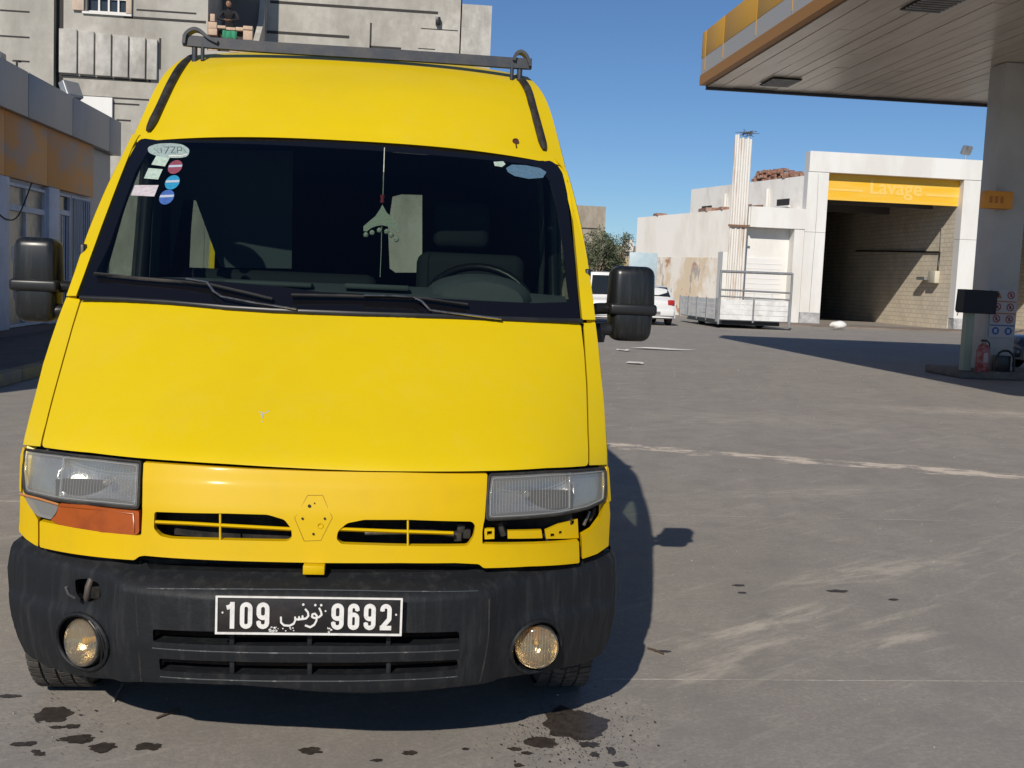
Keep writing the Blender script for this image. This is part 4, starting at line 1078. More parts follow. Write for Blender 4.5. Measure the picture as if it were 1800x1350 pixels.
for x, y, r in ((832, 243, .0035), (930, 246, .0035), (978, 246, .0035), (180, 316, .0028), (1015, 294, .0026), (1597, 317, .0028)):
    cx, cz = pz_(x, y)
    bm_prism(bm, circ((cx, cz), r, r, 8), 'y', PY - .0026, PY + .001)
    finish(bm, 'dot', PLATEW, plate); bm = bmesh.new()
for k in range(26):
    cx, cz = pz_(rng.choice((rng.uniform(565, 780), rng.uniform(565, 640), rng.uniform(1035, 1065))), rng.uniform(425, 472))
    r = rng.uniform(.0008, .0032)
    bm_prism(bm, circ((cx, cz), r * 1.4, r, 6), 'y', PY - .0018, PY + .001)
finish(bm, 'paint_chips', PLATEW, plate)['kind'] = 'stuff'

# wipers
def wiper(blade, arm):
    t = tube('wiper', on(f_screen, arm, -.030), .006, CHROME, van, seg=6, flat=.7)
    tube('wiper_blade', on(f_screen, blade, -.012), .007, RUBBER, t, seg=6)
    b = resample(blade, .1)[: max(3, len(resample(blade, .1)) // 2)]
    tube('blade_holder', on(f_screen, [blade[0], blade[len(blade) // 2], blade[-1]], -.022), .004, BLACK, t, seg=5)
wiper([(-0.8713, 1.4648), (-0.7133, 1.4554), (-0.5867, 1.4508), (-0.4483, 1.4448), (-0.3175, 1.4227), (-0.2151, 1.4035)], [(-0.5274, 1.4614), (-0.4499, 1.4527), (-0.4215, 1.4222), (-0.3903, 1.4059), (-0.2723, 1.3895), (-0.1266, 1.3743)])
wiper([(-0.152, 1.4198), (0.0204, 1.4249), (0.1806, 1.4253), (0.3121, 1.4264), (0.4042, 1.4159), (0.4701, 1.4103)], [(0.1, 1.43), (0.2005, 1.432), (0.2774, 1.431), (0.3062, 1.4163), (0.3349, 1.3878), (0.3978, 1.3822), (0.4857, 1.3753), (0.5892, 1.3667)])
# stickers inside the glass, lettering illegible
def sticker(name, pts, col, parent=None, off=.010):
    m = bpy.data.materials.get('sticker_' + name) or mat('sticker_' + name, col, .5, dirt=tuple(c * .6 for c in col), dirt_scale=60, dirt_amt=.6)
    return panel('sticker', pts, FP(f_screen), m, van, thick=0, edge=0, grid=.05, off=off)
def pts_ellipse(c, a, b, t=0): return [(c[0] + a * math.cos(k) * math.cos(t) - b * math.sin(k) * math.sin(t), c[1] + a * math.cos(k) * math.sin(t) + b * math.sin(k) * math.cos(t)) for k in (2 * math.pi * j / 24 for j in range(24))]
sticker('pale', [(-0.7899, 1.9531), (-0.7296, 1.9466), (-0.7378, 1.904), (-0.7974, 1.9103)], (.50, .62, .52))
sticker('pale', [(-0.8041, 1.8944), (-0.7432, 1.8908), (-0.7475, 1.8447), (-0.8077, 1.848)], (.50, .62, .52))
sticker('pink', [(-0.8353, 1.8171), (-0.7374, 1.82), (-0.7407, 1.771), (-0.8367, 1.7729)], (.62, .55, .57))
O = rounded([(-0.8431, 1.9931), (-0.8068, 2.0106), (-0.7464, 2.0148), (-0.6961, 2.0105), (-0.6575, 1.9867), (-0.6553, 1.9542), (-0.6813, 1.9453), (-0.724, 1.9441), (-0.7784, 1.948), (-0.8286, 1.9658)], .02, 5)
so_ = sticker('oval', O, (.36, .45, .42))
bm = bmesh.new()
for P in ([(-0.7718, 1.9946), (-0.7499, 1.9952), (-0.7548, 1.9648)], [(-0.7426, 1.9954), (-0.7233, 1.9959), (-0.7316, 1.9682), (-0.7116, 1.966)], [(-0.7052, 1.9689), (-0.7136, 1.9961), (-0.6967, 1.9966), (-0.6918, 1.9802), (-0.7085, 1.9797)], [(-0.8116, 1.9882), (-0.7847, 1.9668)], [(-0.7822, 1.9889), (-0.7726, 1.9671)], [(-0.6879, 1.9913), (-0.6671, 1.97)]):
    for a, b in zip(P, P[1:]): bm_tube(bm, [(a[0], f_screen(*a) + .008, a[1]), (b[0], f_screen(*b) + .008, b[1])], .0016, 4)
finish(bm, 'sticker_print', mat('faded_print', (.10, .14, .15), .6), so_)
tube('sticker_edge', on(f_screen, [(-0.7361, 1.9518), (-0.6837, 1.9533), (-0.66, 1.9621)], .006), .003, PLATEW, so_, seg=4)
for nm, q, cA in (('red', [(-0.6947, 1.9027)], (.28, .07, .10)), ('cyan', [(-0.6859, 1.8341)], (.03, .30, .52)), ('blue', [(-0.6901, 1.7703)], (.06, .14, .42))):
    c = q[0]
    s1 = sticker(nm, pts_ellipse(c, .029, .030 * 1.05), cA)
    P = [(c[0] - .027, c[1] - .003), (c[0] + .027, c[1] + .001), (c[0] + .027, c[1] + .011), (c[0] - .027, c[1] + .007)]
    panel('sticker_band', P, FP(f_screen), bpy.data.materials.get('band') or mat('band', (.45, .50, .58), .5), s1, thick=0, edge=0, grid=.05, off=.008)
sticker('bluegrey', [(0.6564, 1.9776), (0.6832, 1.9965), (0.7466, 1.9996), (0.8095, 1.9916), (0.8354, 1.9745), (0.8159, 1.9453), (0.7514, 1.9342), (0.6901, 1.9424), (0.6621, 1.959)], (.10, .19, .27))
sticker('pale', [(0.6041, 2.0034), (0.6469, 2.01), (0.6557, 1.9969), (0.6394, 1.9816), (0.6075, 1.9843)], (.50, .62, .52))

# mirrors
def mirror(s, P):
    x0, x1, z0, z1, zm = P
    def blk(name, z0_, z1_, m_, par, y0=1.22, y1=1.36, bev=.036, tp=.93, xa=x0, xb=x1):
        return box(name, xa, xb, y0, y1, z0_, z1_, m_, par, bev=bev, seg=5, taper=tp)
    t = blk('door_mirror', zm - .015, z1, MIRROR, van)
    blk('mirror_band', zm - .026, zm + .020, BLACK, t, 1.213, 1.367, .014, 1, xa=x0 - .004, xb=x1 + .004)
    bm = bmesh.new()
    bm_box(bm, x0 + .003, x1 - .003, 1.222, 1.358, 0, zm + .012 - z0, .036, 5, .90)
    for v in bm.verts: v.co.z = zm + .012 - v.co.z
    finish(bm, 'mirror_lower_shell', MIRROR, t, smooth=True, angle=rad(60))
    box('mirror_glass', x0 + .02, x1 - .02, 1.366, 1.371, zm + .03, z1 - .03, CHROME, t)
    xi = x0 if s > 0 else x1
    xb = s * .95
    for za, zb in ((zm - .005, zm - .012), (z0 + .045, z0 + .03)):
        tube('mirror_arm', smooth_path([(xi + s * .03, 1.28, za), (xi - s * .03, 1.27, za), (xb, 1.22, zb)]), [.030 if za > z0 + .1 else .034] * 9, BLACK, t, seg=10, flat=.8)
    lathe('mirror_knuckle', [(0, -.03), (.03, -.028), (.034, .0), (.03, .028), (0, .03)], (xi - s * .04, 1.27, z0 + .02), (0, 0, 1), BLACK, t, 14)
    box('mirror_foot', xb - s * .01, xb + s * .012, 1.12, 1.32, z0 - .02, z1 - .02, BLACK, t, bev=.006)
mirror(1, (1.064, 1.250, 1.280, 1.582, 1.412))
mirror(-1, (-1.242, -1.072, 1.268, 1.592, 1.412))

# roof rack: one cross bar on curled brackets, black rails down over the dome
rb = [(-0.812, 2.25, 2.533), (-0.787, 2.25, 2.583), (-0.762, 2.25, 2.593), (-0.736, 2.25, 2.569), (-0.611, 2.25, 2.566), (-0.298, 2.25, 2.565), (0.019, 2.25, 2.567), (0.341, 2.25, 2.563), (0.584, 2.25, 2.562), (0.734, 2.25, 2.558), (0.766, 2.25, 2.576), (0.792, 2.25, 2.559), (0.813, 2.25, 2.52)]
bar = [(-0.813, 2.25, 2.546), (-0.74, 2.25, 2.543), (-0.481, 2.25, 2.538), (-0.192, 2.25, 2.538), (0.127, 2.25, 2.539), (0.449, 2.25, 2.538), (0.722, 2.25, 2.536), (0.815, 2.25, 2.537)]
rack = empty('roof_rack', (0, 2.25, 2.55), 'dark blue-grey roof rack bar bolted across the yellow van roof', 'roof rack')
bm = bmesh.new(); pv = None
for x, y, z in smooth_path(bar, 4):
    r = [bm.verts.new(v) for v in ((x, y - .018, z - .024), (x, y - .018, z + .024), (x, y + .018, z + .024), (x, y + .018, z - .024))]
    if pv:
        for k in range(4): bm.faces.new((pv[k], pv[(k + 1) % 4], r[(k + 1) % 4], r[k]))
    else: bm.faces.new(r)
    pv = r
bm.faces.new(pv[::-1])
finish(bm, 'cross_bar', RACK, rack)
for s, A in ((-1, [(-0.805, 2.25, 2.528), (-0.798, 2.25, 2.57), (-0.767, 2.25, 2.595), (-0.736, 2.25, 2.592), (-0.694, 2.25, 2.561), (-0.652, 2.25, 2.543)]), (1, [(0.729, 2.25, 2.545), (0.736, 2.25, 2.574), (0.758, 2.25, 2.589), (0.783, 2.25, 2.577), (0.801, 2.25, 2.544), (0.807, 2.25, 2.523)])):
    pth = smooth_path(A, 4)
    bm = bmesh.new(); pv = None
    for i, p in enumerate(pth):
        t = (pth[min(i + 1, len(pth) - 1)] - pth[max(i - 1, 0)]).normalized(); nn = Vector((-t.z, 0, t.x)) * .007
        r = [bm.verts.new(v) for v in (p + nn + Vector((0, -.035, 0)), p + nn + Vector((0, .035, 0)), p - nn + Vector((0, .035, 0)), p - nn + Vector((0, -.035, 0)))]
        if pv:
            for k in range(4): bm.faces.new((pv[k], pv[(k + 1) % 4], r[(k + 1) % 4], r[k]))
        else: bm.faces.new(r)
        pv = r
    bm.faces.new(pv[::-1])
    finish(bm, 'curled_bracket', RACK, rack, smooth=True, angle=rad(40))
    for dx in ((0, .0),):
        xx = s * .76
        tube('rack_foot', [(xx, 2.25, dome_z(xx, 2.25) - .01), (xx, 2.25, (bar[0] if s < 0 else bar[-1])[2] - .01)], .013, RACK, rack, seg=8)
        tube('rack_bolt', [(xx * .95, 2.24, dome_z(xx * .9, 2.24) - .01), (xx * .95, 2.24, (bar[0] if s < 0 else bar[-1])[2] - .01)], .009, RACK, rack, seg=8)
tube('rear_cross_bar', [(-.80, 3.3, 2.66), (.80, 3.3, 2.66)], .022, RACK, rack, seg=8)
for s in (-1, 1): tube('rack_foot', [(s * .78, 3.3, 2.5), (s * .78, 3.3, 2.66)], .016, RACK, rack, seg=8)
# black gutter rails
railmat = mat('weathered_rail', (.014, .012, .010), .55, dirt=(.055, .048, .036), dirt_scale=14, dirt_amt=.7)
for s, P in ((-1, [(-0.784, 2.28, 2.499), (-0.806, 2.12, 2.409), (-0.823, 2, 2.3), (-0.841, 1.88, 2.182), (-0.861, 1.8, 2.071)]), (1, [(0.759, 2.28, 2.493), (0.789, 2.12, 2.402), (0.807, 2, 2.294), (0.824, 1.88, 2.182), (0.838, 1.8, 2.084)])):
    pth = [(x, dome_y(x, z) - .012, z) for x, y, z in P]
    pth = smooth_path(pth, 4)
    tube('gutter_rail', pth, [.012] + [.020] * (len(pth) - 4) + [.020, .016, .009], railmat, van, seg=8, flat=.8)
# small rust hole with a drip over the windscreen
x, y, z = (0.708, 1.8, 2.111)
y = dome_y(x, z)
lathe('rust_hole', [(0, 0), (.012, 0), (.015, .003), (.012, .004)], (x, y - .004, z), (0, -1, .5), mat('rust_brown', (.07, .02, .01), .9), van, 9)
tube('rust_drip', [(x, y - .003, z), (x + .002, dome_y(x, z - .03) - .003, z - .03)], .003, bpy.data.materials['rust_brown'], van, seg=5)
# a scratch in the bonnet paint
sc_ = mat('scratch_primer', (.42, .42, .36), .8)
for P in ([(-0.1964, 1.0661), (-0.1781, 1.0622), (-0.164, 1.0701)], [(-0.1896, 1.0588), (-0.1787, 1.0562)], [(-0.1843, 1.0412), (-0.1788, 1.0399)], [(-0.1851, 1.0619), (-0.1806, 1.0487)]):
    tube('paint_scratch', on(f_hood, P, .001), .0022, sc_, van, seg=4)

# hanging ornament and its cord
orn = empty('hanging_ornament', (.15, 1.5, 1.8), 'cream crocheted charm with red knot and little bells hanging inside the windscreen', 'ornament')
CREAM = mat('cream_yarn', (.62, .62, .50), .9, bump=.5, bump_scale=120)
oc = [(p[0], p[2]) for p in [(0.143, 1.45, 1.789), (0.162, 1.45, 1.757), (0.19, 1.45, 1.736), (0.205, 1.45, 1.713), (0.215, 1.45, 1.681), (0.202, 1.45, 1.681), (0.187, 1.45, 1.694), (0.168, 1.45, 1.702), (0.145, 1.45, 1.706), (0.122, 1.45, 1.702), (0.099, 1.45, 1.692), (0.084, 1.45, 1.678), (0.07, 1.45, 1.679), (0.069, 1.45, 1.698), (0.089, 1.45, 1.717), (0.116, 1.45, 1.741), (0.134, 1.45, 1.77)]]
prism('charm_body', oc, 'y', 1.445, 1.462, CREAM, orn)
kx = (0.142, 1.45, 1.812)
lathe('red_knot', [(0, -.02), (.009, -.014), (.007, .0), (.010, .014), (0, .02)], kx, (0, 0, 1), mat('red_yarn', (.40, .05, .07), .8), orn, 10)
for q in [(0.08, 1.45, 1.664), (0.105, 1.45, 1.674), (0.134, 1.45, 1.685), (0.164, 1.45, 1.681), (0.183, 1.45, 1.668), (0.205, 1.45, 1.651)]:
    lathe('bell', [(0, -.012), (.009, -.007), (.011, .002), (.005, .010), (0, .011)], q, (0, 0, 1), CREAM, orn, 10)
tube('cord', [(0.144, 1.45, 1.821), (kx[0] + .002, 1.46, 2.02)], .0018, CREAM, orn, seg=5)
tube('tassel_cord', [(0.143, 1.45, 1.701), (0.144, 1.45, 1.604), (0.143, 1.45, 1.495)], .0016, CREAM, orn, seg=5)

# ------------------------------------------------------------------ kiosk on the left
SEAM = mat('dark_seam', (.05, .05, .055), .8)
kx_ = -6.35
kiosk = empty('kiosk_building', (-8, 18, 0), 'low filling station kiosk with grey fascia and faded orange band beside the van', 'kiosk')
box('roof_slab', -16, kx_ - .22, 4, 24.0, 3.97, 4.55, GREYPAN, kiosk)
ys_ = [4.0, 6.7, 9.4, 12.1, 14.8, 17.49, 20.16, 23.0, 24.03]
for a, b in zip(ys_, ys_[1:]):
    box('fascia_panel', kx_ - .16, kx_, a + .014, b - .014, 3.97, 4.74, GREYPAN, kiosk, bev=.006)
box('fascia_end', -15.9, kx_ - .17, 24.0, 24.05, 3.97, 4.74, GREYPAN, kiosk)
box('fascia_backing', kx_ - .22, kx_ - .165, 4, 24.0, 3.99, 4.72, SEAM, kiosk)
for a, b in ((4, 8), (8, 12), (12, 16.6), (16.6, 18.9), (18.9, 22.07)):
    box('orange_sign_panel', kx_ - .20, kx_ - .10, a + .006, b - .006, 2.88, 3.965, ORANGE, kiosk, bev=.004)
box('wall', -15.8, kx_ - .21, 4.2, 22.0, .28, 3.96, KWALL, kiosk)
box('end_wall', -15.8, kx_ - .21, 22.0, 23.9, 0, 3.96, GREYPAN, kiosk)
box('plinth', -15.8, kx_ - .15, 4.2, 22.0, 0, .28, NAVY, kiosk)
WX = kx_ - .12
PILA = mat('pilaster_paint', (.50, .54, .63), .6, dirt=(.33, .35, .40), dirt_scale=2, dirt_amt=.5)
box('pier', kx_ - .21, WX + .02, 14.6, 16.25, .28, 2.87, mat('blue_grey_pier', (.20, .24, .32), .6), kiosk)
for a, b in ((16.25, 16.78), (18.95, 19.6)): box('pilaster', kx_ - .21, WX + .04, a, b, .28, 2.87, PILA, kiosk, bev=.004)
def kwin(y0, y1, z0, z1, cols, rows, m, name='window'):
    w = box(name, WX - .10, WX - .085, y0, y1, z0, z1, m, kiosk)
    f = .05
    for a, b, c, d in ((y0, y1, z0, z0 + f), (y0, y1, z1 - f, z1)): box('frame', WX - .083, WX - .02, a, b, c, d, PILA, w)
    for a, b in ((y0, y0 + f), (y1 - f, y1)): box('frame', WX - .083, WX - .02, a, b, z0 + f, z1 - f, PILA, w)
    for k in cols: box('mullion', WX - .083, WX - .03, k - .02, k + .02, z0 + f, z1 - f, PILA, w)
    for k in rows: box('transom', WX - .083, WX - .025, y0 + f, y1 - f, k - .05, k + .05, PILA, w)
    return w
kwin(16.8, 18.93, .30, 2.80, [17.85], [2.38], KGLASS)
d_ = kwin(19.62, 20.55, .05, 2.82, [], [2.45], KDARK, 'door')
for k in range(5): tube('door_bar', [(WX - .01, 19.76 + .16 * k, .12), (WX - .01, 19.76 + .16 * k, 2.38)], .012, PILA, d_, seg=6)
g_ = kwin(20.6, 21.95, .30, 2.82, [], [], KDARK)
for k in range(9): tube('window_bar', [(WX + .01, 20.72 + .14 * k, .34), (WX + .01, 20.72 + .14 * k, 2.78)], .013, PILA, g_, seg=6)
for k in range(7):   # papers and lettering behind the papered window
    a, c = rng.uniform(16.95, 18.5), rng.uniform(.5, 1.8)
    box('paper_notice', WX - .084, WX - .082, a, a + rng.uniform(.15, .35), c, c + rng.uniform(.15, .35), mat('notice_%d' % k, (rng.uniform(.3, .6),) * 3, .7), kiosk)
tube('power_cable', smooth_path([(WX + .05, 16.0, 2.3), (WX + .05, 16.6, 2.15), (WX + .05, 17.2, 2.25), (WX + .05, 17.9, 2.86)], 5), .012, RUBBER, kiosk, seg=5)
side = box('sidewalk', -6.5, -4.55, 2, 24, 0, .14, mat('kiosk_pavement', (.11, .105, .10), .9, dirt=(.07, .065, .06), dirt_scale=3, dirt_amt=.7, grain=.2), None)
props(side, kind='structure')
for k in range(22):
    y0 = 2 + k
    box('kerb_stone', -4.545, -4.35, y0 + .01, y0 + .99, 0, .15 + .004 * (k % 3), KERBY, side, bev=.015)
def floodlight(loc, label, yaw, tilt, s=1, group='floodlights on the roofs'):
    t = empty('floodlight', loc, label, 'floodlight')
    bm = bmesh.new(); bm_box(bm, -.17, .17, -.05, .08, -.14, .14, .02, 2)
    Rm = Matrix.Translation(Vector(loc) + Vector((0, 0, .32 * s))) @ Matrix.Rotation(yaw, 4, 'Z') @ Matrix.Rotation(tilt, 4, 'X') @ Matrix.Scale(s, 4)
    bmesh.ops.transform(bm, matrix=Rm, verts=bm.verts)
    finish(bm, 'lamp_body', STEEL, t)
    bm = bmesh.new(); bm_box(bm, -.145, .145, -.058, -.052, -.115, .115)
    bmesh.ops.transform(bm, matrix=Rm, verts=bm.verts)
    finish(bm, 'lamp_glass', CLEARLENS, t)
    tube('lamp_post', [Vector(loc), Vector(loc) + Vector((0, .03, .28 * s))], .025 * s, STEEL, t, seg=8)
    return t
fl1 = (-6.55, 20.774, 4.84)
floodlight((fl1[0], fl1[1], 4.55), 'pale tilted floodlight on the kiosk roof edge in front of the concrete building', rad(60), rad(-25), 1.25)
fl2 = (-6.55, 16.834, 4.791)
floodlight((fl2[0] - .1, fl2[1] + .15, 4.55), 'white floodlight at the far left on the kiosk roof edge', rad(90), rad(0), .9)
tube('lamp_wire', [(-6.5, fl2[1] + .5, 4.72), (-6.5, fl2[1] + .52, 4.9), (-6.5, fl2[1] + .7, 4.92)], .02, RUBBER, kiosk, seg=5)

# ------------------------------------------------------------------ concrete apartment building behind
AY = 32.0; BY = 35.0
apt = empty('apartment_building', (-10, AY, 0), 'unfinished grey concrete apartment building with balcony towering behind the van', 'building')
def ax(px): return (-11.78, 32, 8.06)[0]
LX = (-10.111, 32, 8.166)[0]
bal = (-5.79, -4.418, 7.856, 9.439)
bx0, bx1 = bal[0], bal[1]
RB = (-4.892, 1.904, 8.44, 11.29)
RC_ = (1.822, 2.95, 8.503, 10.562)
TOP = 13.5
# front part A: wall pieces round the balcony opening and windows
w1 = (-9.323, -8.101, 8.873, 9.942)
def wall(name, x0, x1, y0, y1, z0, z1, m=CONCR): return box(name, x0, x1, y0, y1, z0, z1, m, apt)
wall('wall', -30, LX - .14, AY, AY + 6, 0, TOP)
wall('shadow_gap', LX - .14, LX + .14, AY + .25, AY + 6, 0, TOP, JOINT)
wall('wall', LX + .14, w1[0], AY, AY + 6, 0, TOP)
wall('wall', w1[0], w1[1], AY, AY + 6, 0, w1[2])
wall('wall', w1[0], w1[1], AY, AY + 6, w1[3], TOP)
wall('wall', w1[1], bx0, AY, AY + 6, 0, TOP)
wz0 = (-5.203, 32, 8.444)[2]
wall('wall', bx0, bx1 - .18, AY + .02, AY + 6, 0, (-5.194, 32, 7.943)[2] - .25)
wall('floor_slab', bx0, bx1, AY - .1, AY + 6, (-5.194, 32, 7.943)[2] - .248, (-5.194, 32, 7.943)[2])
wall('wall', bx0, bx1 - .75, AY + .02, AY + 6, (-5.194, 32, 7.943)[2] + 2.6, TOP)
wall('room_back', bx0, bx1, AY + 2.6, AY + 2.7, (-5.194, 32, 7.943)[2], (-5.194, 32, 7.943)[2] + 2.6, mat('room_wall', (.16, .155, .15), .9))
# side wall of the loggia, its sloped profile made up to cast a diagonal shadow
zb = (-4.418, 32, 7.89)[2]; zt = (-4.453, 32, 9.528)[2]
prism('shadow_return_wall', [(AY, 0), (BY, 0), (BY, TOP), (BY - .2, TOP), (BY - .30, zt + .9), (BY - .75, zt - .15), (AY + .1, zb - .1), (AY, zb - .4)], 'x', bx1 - .18, bx1, CONCR, apt)
wall('wall', bx1, RB[1], BY, BY + 8, 0, TOP)
wall('wall', RB[1] + .05, RC_[1], BY + .1, BY + 8, 0, RC_[3], CONCR2)
wall('shadow_gap', RB[1], RB[1] + .05, BY + .25, BY + 8, 0, TOP, JOINT)
# recessed joints between the courses: thin dark reveals
def reveal(x0, z0, x1, z1, w, y):
    a = math.atan2(z1 - z0, x1 - x0); L = math.hypot(x1 - x0, z1 - z0)
    bm = bmesh.new(); bm_box(bm, 0, L, y - .006, y + .02, -w / 2, w / 2)
    bmesh.ops.transform(bm, matrix=Matrix.Translation((x0, 0, z0)) @ Matrix.Rotation(-a, 4, 'Y'), verts=bm.verts)
    finish(bm, 'wall_joint', JOINT, apt)
def ledge(x0, x1, z, y, d=.05, h=.09):
    box('string_course', x0, x1, y - d, y, z - h, z, CONCR, apt)
JA = (((-11.781, 32, 8.747), (-10.941, 32, 8.753)), ((-11.78, 32, 8.011), (-10.939, 32, 8.015)), ((-11.424, 32, 7.326), (-10.937, 32, 7.306)), ((-8.233, 32, 8.815), (-5.845, 32, 8.754)), ((-7.873, 32, 9.053), (-6.132, 32, 8.985)), ((-10.088, 32, 6.96), (-7.434, 32, 6.936)), ((-9.659, 32, 6.404), (-7.477, 32, 6.397)), ((-8.554, 32, 6.234), (-7.758, 32, 6.246)), ((-8.417, 32, 5.755), (-8.002, 32, 5.762)))
for a, b in JA: reveal(a[0], (a[2] + b[2]) / 2, b[0], (a[2] + b[2]) / 2, .075 if b[0] - a[0] > 2.2 else .05, AY)
q = [(-7.185, 32, 8.235), (-7.173, 32, 7.319)]
reveal(q[1][0], q[1][2], q[1][0] + .001, q[0][2], .06, AY)
JB = (((-4.321, 35, 10.174), (1.156, 35, 10.206), .09), ((-4.465, 35, 9.239), (-1.733, 35, 9.212), .09), ((0.611, 35, 9.655), (1.838, 35, 9.659), .03), ((0.539, 35, 9.005), (1.105, 35, 9.003), .03), ((-1.054, 35, 8.96), (-0.023, 35, 8.933), .10))
for a, b, w in JB: reveal(a[0], (a[2] + b[2]) / 2, b[0], (a[2] + b[2]) / 2, w, BY)
q = [(-1.078, 35, 9.73), (-1.038, 35, 8.446)]
reveal(q[1][0], q[1][2], q[1][0] + .001, q[0][2], .06, BY)
# cast panels in relief, one by one
pz0, pz1 = (-9.335, 32, 7.039)[2], (-9.344, 32, 8.314)[2]
pxs = [(-10.092, 32, 7.672)[0], (-9.536, 32, 7.707)[0], (-9.045, 32, 7.737)[0], (-8.552, 32, 7.768)[0], (-8.057, 32, 7.798)[0], (-7.561, 32, 7.829)[0], (-7.213, 32, 7.851)[0]]
for i, (a, b) in enumerate(zip(pxs, pxs[1:])):
    box('wall_panel', a + .025, b - .025, AY - .12, AY, pz0 - .05 * i * .2, pz1 - .03 * i, CONCR2, apt, bev=.01)
# window with wooden shutters
win = box('window', w1[0], w1[1], AY + .22, AY + .24, w1[2], w1[3], KDARK, apt)
FRW = mat('white_frame', (.72, .70, .66), .6)
box('frame', w1[0], w1[1], AY + .14, AY + .218, w1[2], w1[2] + .07, FRW, win)
for k in (.27, .5, .73, .98): 
    xx = w1[0] + (w1[1] - w1[0]) * k
    box('mullion', xx - .025, xx + .025, AY + .14, AY + .218, w1[2] + .07, w1[3], FRW, win)
box('transom', w1[0], w1[1], AY + .15, AY + .20, w1[2] + .42, w1[2] + .47, FRW, win)
sh = [(-9.701, -9.37, 8.883, 9.89), (-8.155, -7.996, 8.874, 9.996)]
for k, q in enumerate(sh): box('shutter', q[0], q[1], AY - .10, AY - .05, q[2], w1[3], BEIGEB, win, bev=.005)
box('sill', w1[0] - .1, w1[1] + .1, AY - .08, AY + .1, w1[2] - .07, w1[2] - .004, FRW, win)
# lower windows
q = (-0.946, 0.01, 7.937, 8.562)
win = box('window', q[0], q[1], BY - .03, BY - .01, q[2], q[3], BLOCKS, apt)
for k in range(5): box('frame', q[0] + (q[1] - q[0]) * k / 4 - .03, q[0] + (q[1] - q[0]) * k / 4 + .03, BY - .06, BY - .032, q[2], q[3], FRW, win)
q = (-9.631, -8.524, 5.669, 6.39)
box('white_hoarding', q[0], q[1], AY - .12, AY - .02, q[2] - .5, q[3], WHITE, apt)
# hollow blocks of the half-built parapet
def blk(px0_, py0_, px1_, py1_, Q, m=BLOCKS):
    x0, x1, z0, z1 = Q
    n = max(1, round((z1 - z0) / .2))
    for k in range(n): box('parapet_block', x0 + rng.uniform(-.012, .012), x1 + rng.uniform(-.012, .012), AY - .10, AY + .12, z0 + (z1 - z0) * k / n + .006, z0 + (z1 - z0) * (k + 1) / n, m, apt, bev=.008)
for Q in ((-5.762, -5.505, 8.404, 8.787), (-5.699, -5.562, 8.8, 9.024), (-4.722, -4.448, 8.321, 8.604), (-4.725, -4.454, 8.621, 8.737), (-5.75, -5.48, 7.939, 8.089), (-5.114, -4.44, 7.92, 8.062)): blk(0, 0, 0, 0, Q)
for Q in ((-5.494, -5.242, 8.621, 8.705), (-5.243, -4.957, 8.589, 8.671), (-4.959, -4.722, 8.588, 8.689)):
    box('parapet_block', Q[0], Q[1] - .012, AY - .08, AY + .10, Q[2], Q[3], BLOCKS, apt, bev=.008)
box('parapet_backing', bx0 + .02, bx1 - .2, AY + .125, AY + .2, (-5.194, 32, 7.943)[2] + .002, (-5.194, 32, 7.943)[2] + .66, mat('parapet_dark', (.06, .045, .04), .9), apt)
q = (-5.333, -4.911, 8.332, 8.555)
bm = bmesh.new(); pv = None
for k in range(13):
    xx = q[0] + (q[1] - q[0]) * k / 12
    yy = AY - .13 - .025 * math.sin(k * 1.4)
    r_ = [bm.verts.new((xx, yy, q[3] + .01 * math.sin(k))), bm.verts.new((xx + .01 * math.sin(k * 2.1), yy - .03, (q[2] + q[3]) / 2)), bm.verts.new((xx, yy + .01 * math.cos(k), q[2] + .03 * math.sin(k * 1.7)))]
    if pv:
        for j in range(2): bm.faces.new((pv[j], pv[j + 1], r_[j + 1], r_[j]))
    pv = r_
cl = finish(bm, 'hanging_cloth', GREEN, None, smooth=True)
props(cl, 'green and white cloth hanging from the block parapet under the person', 'cloth')
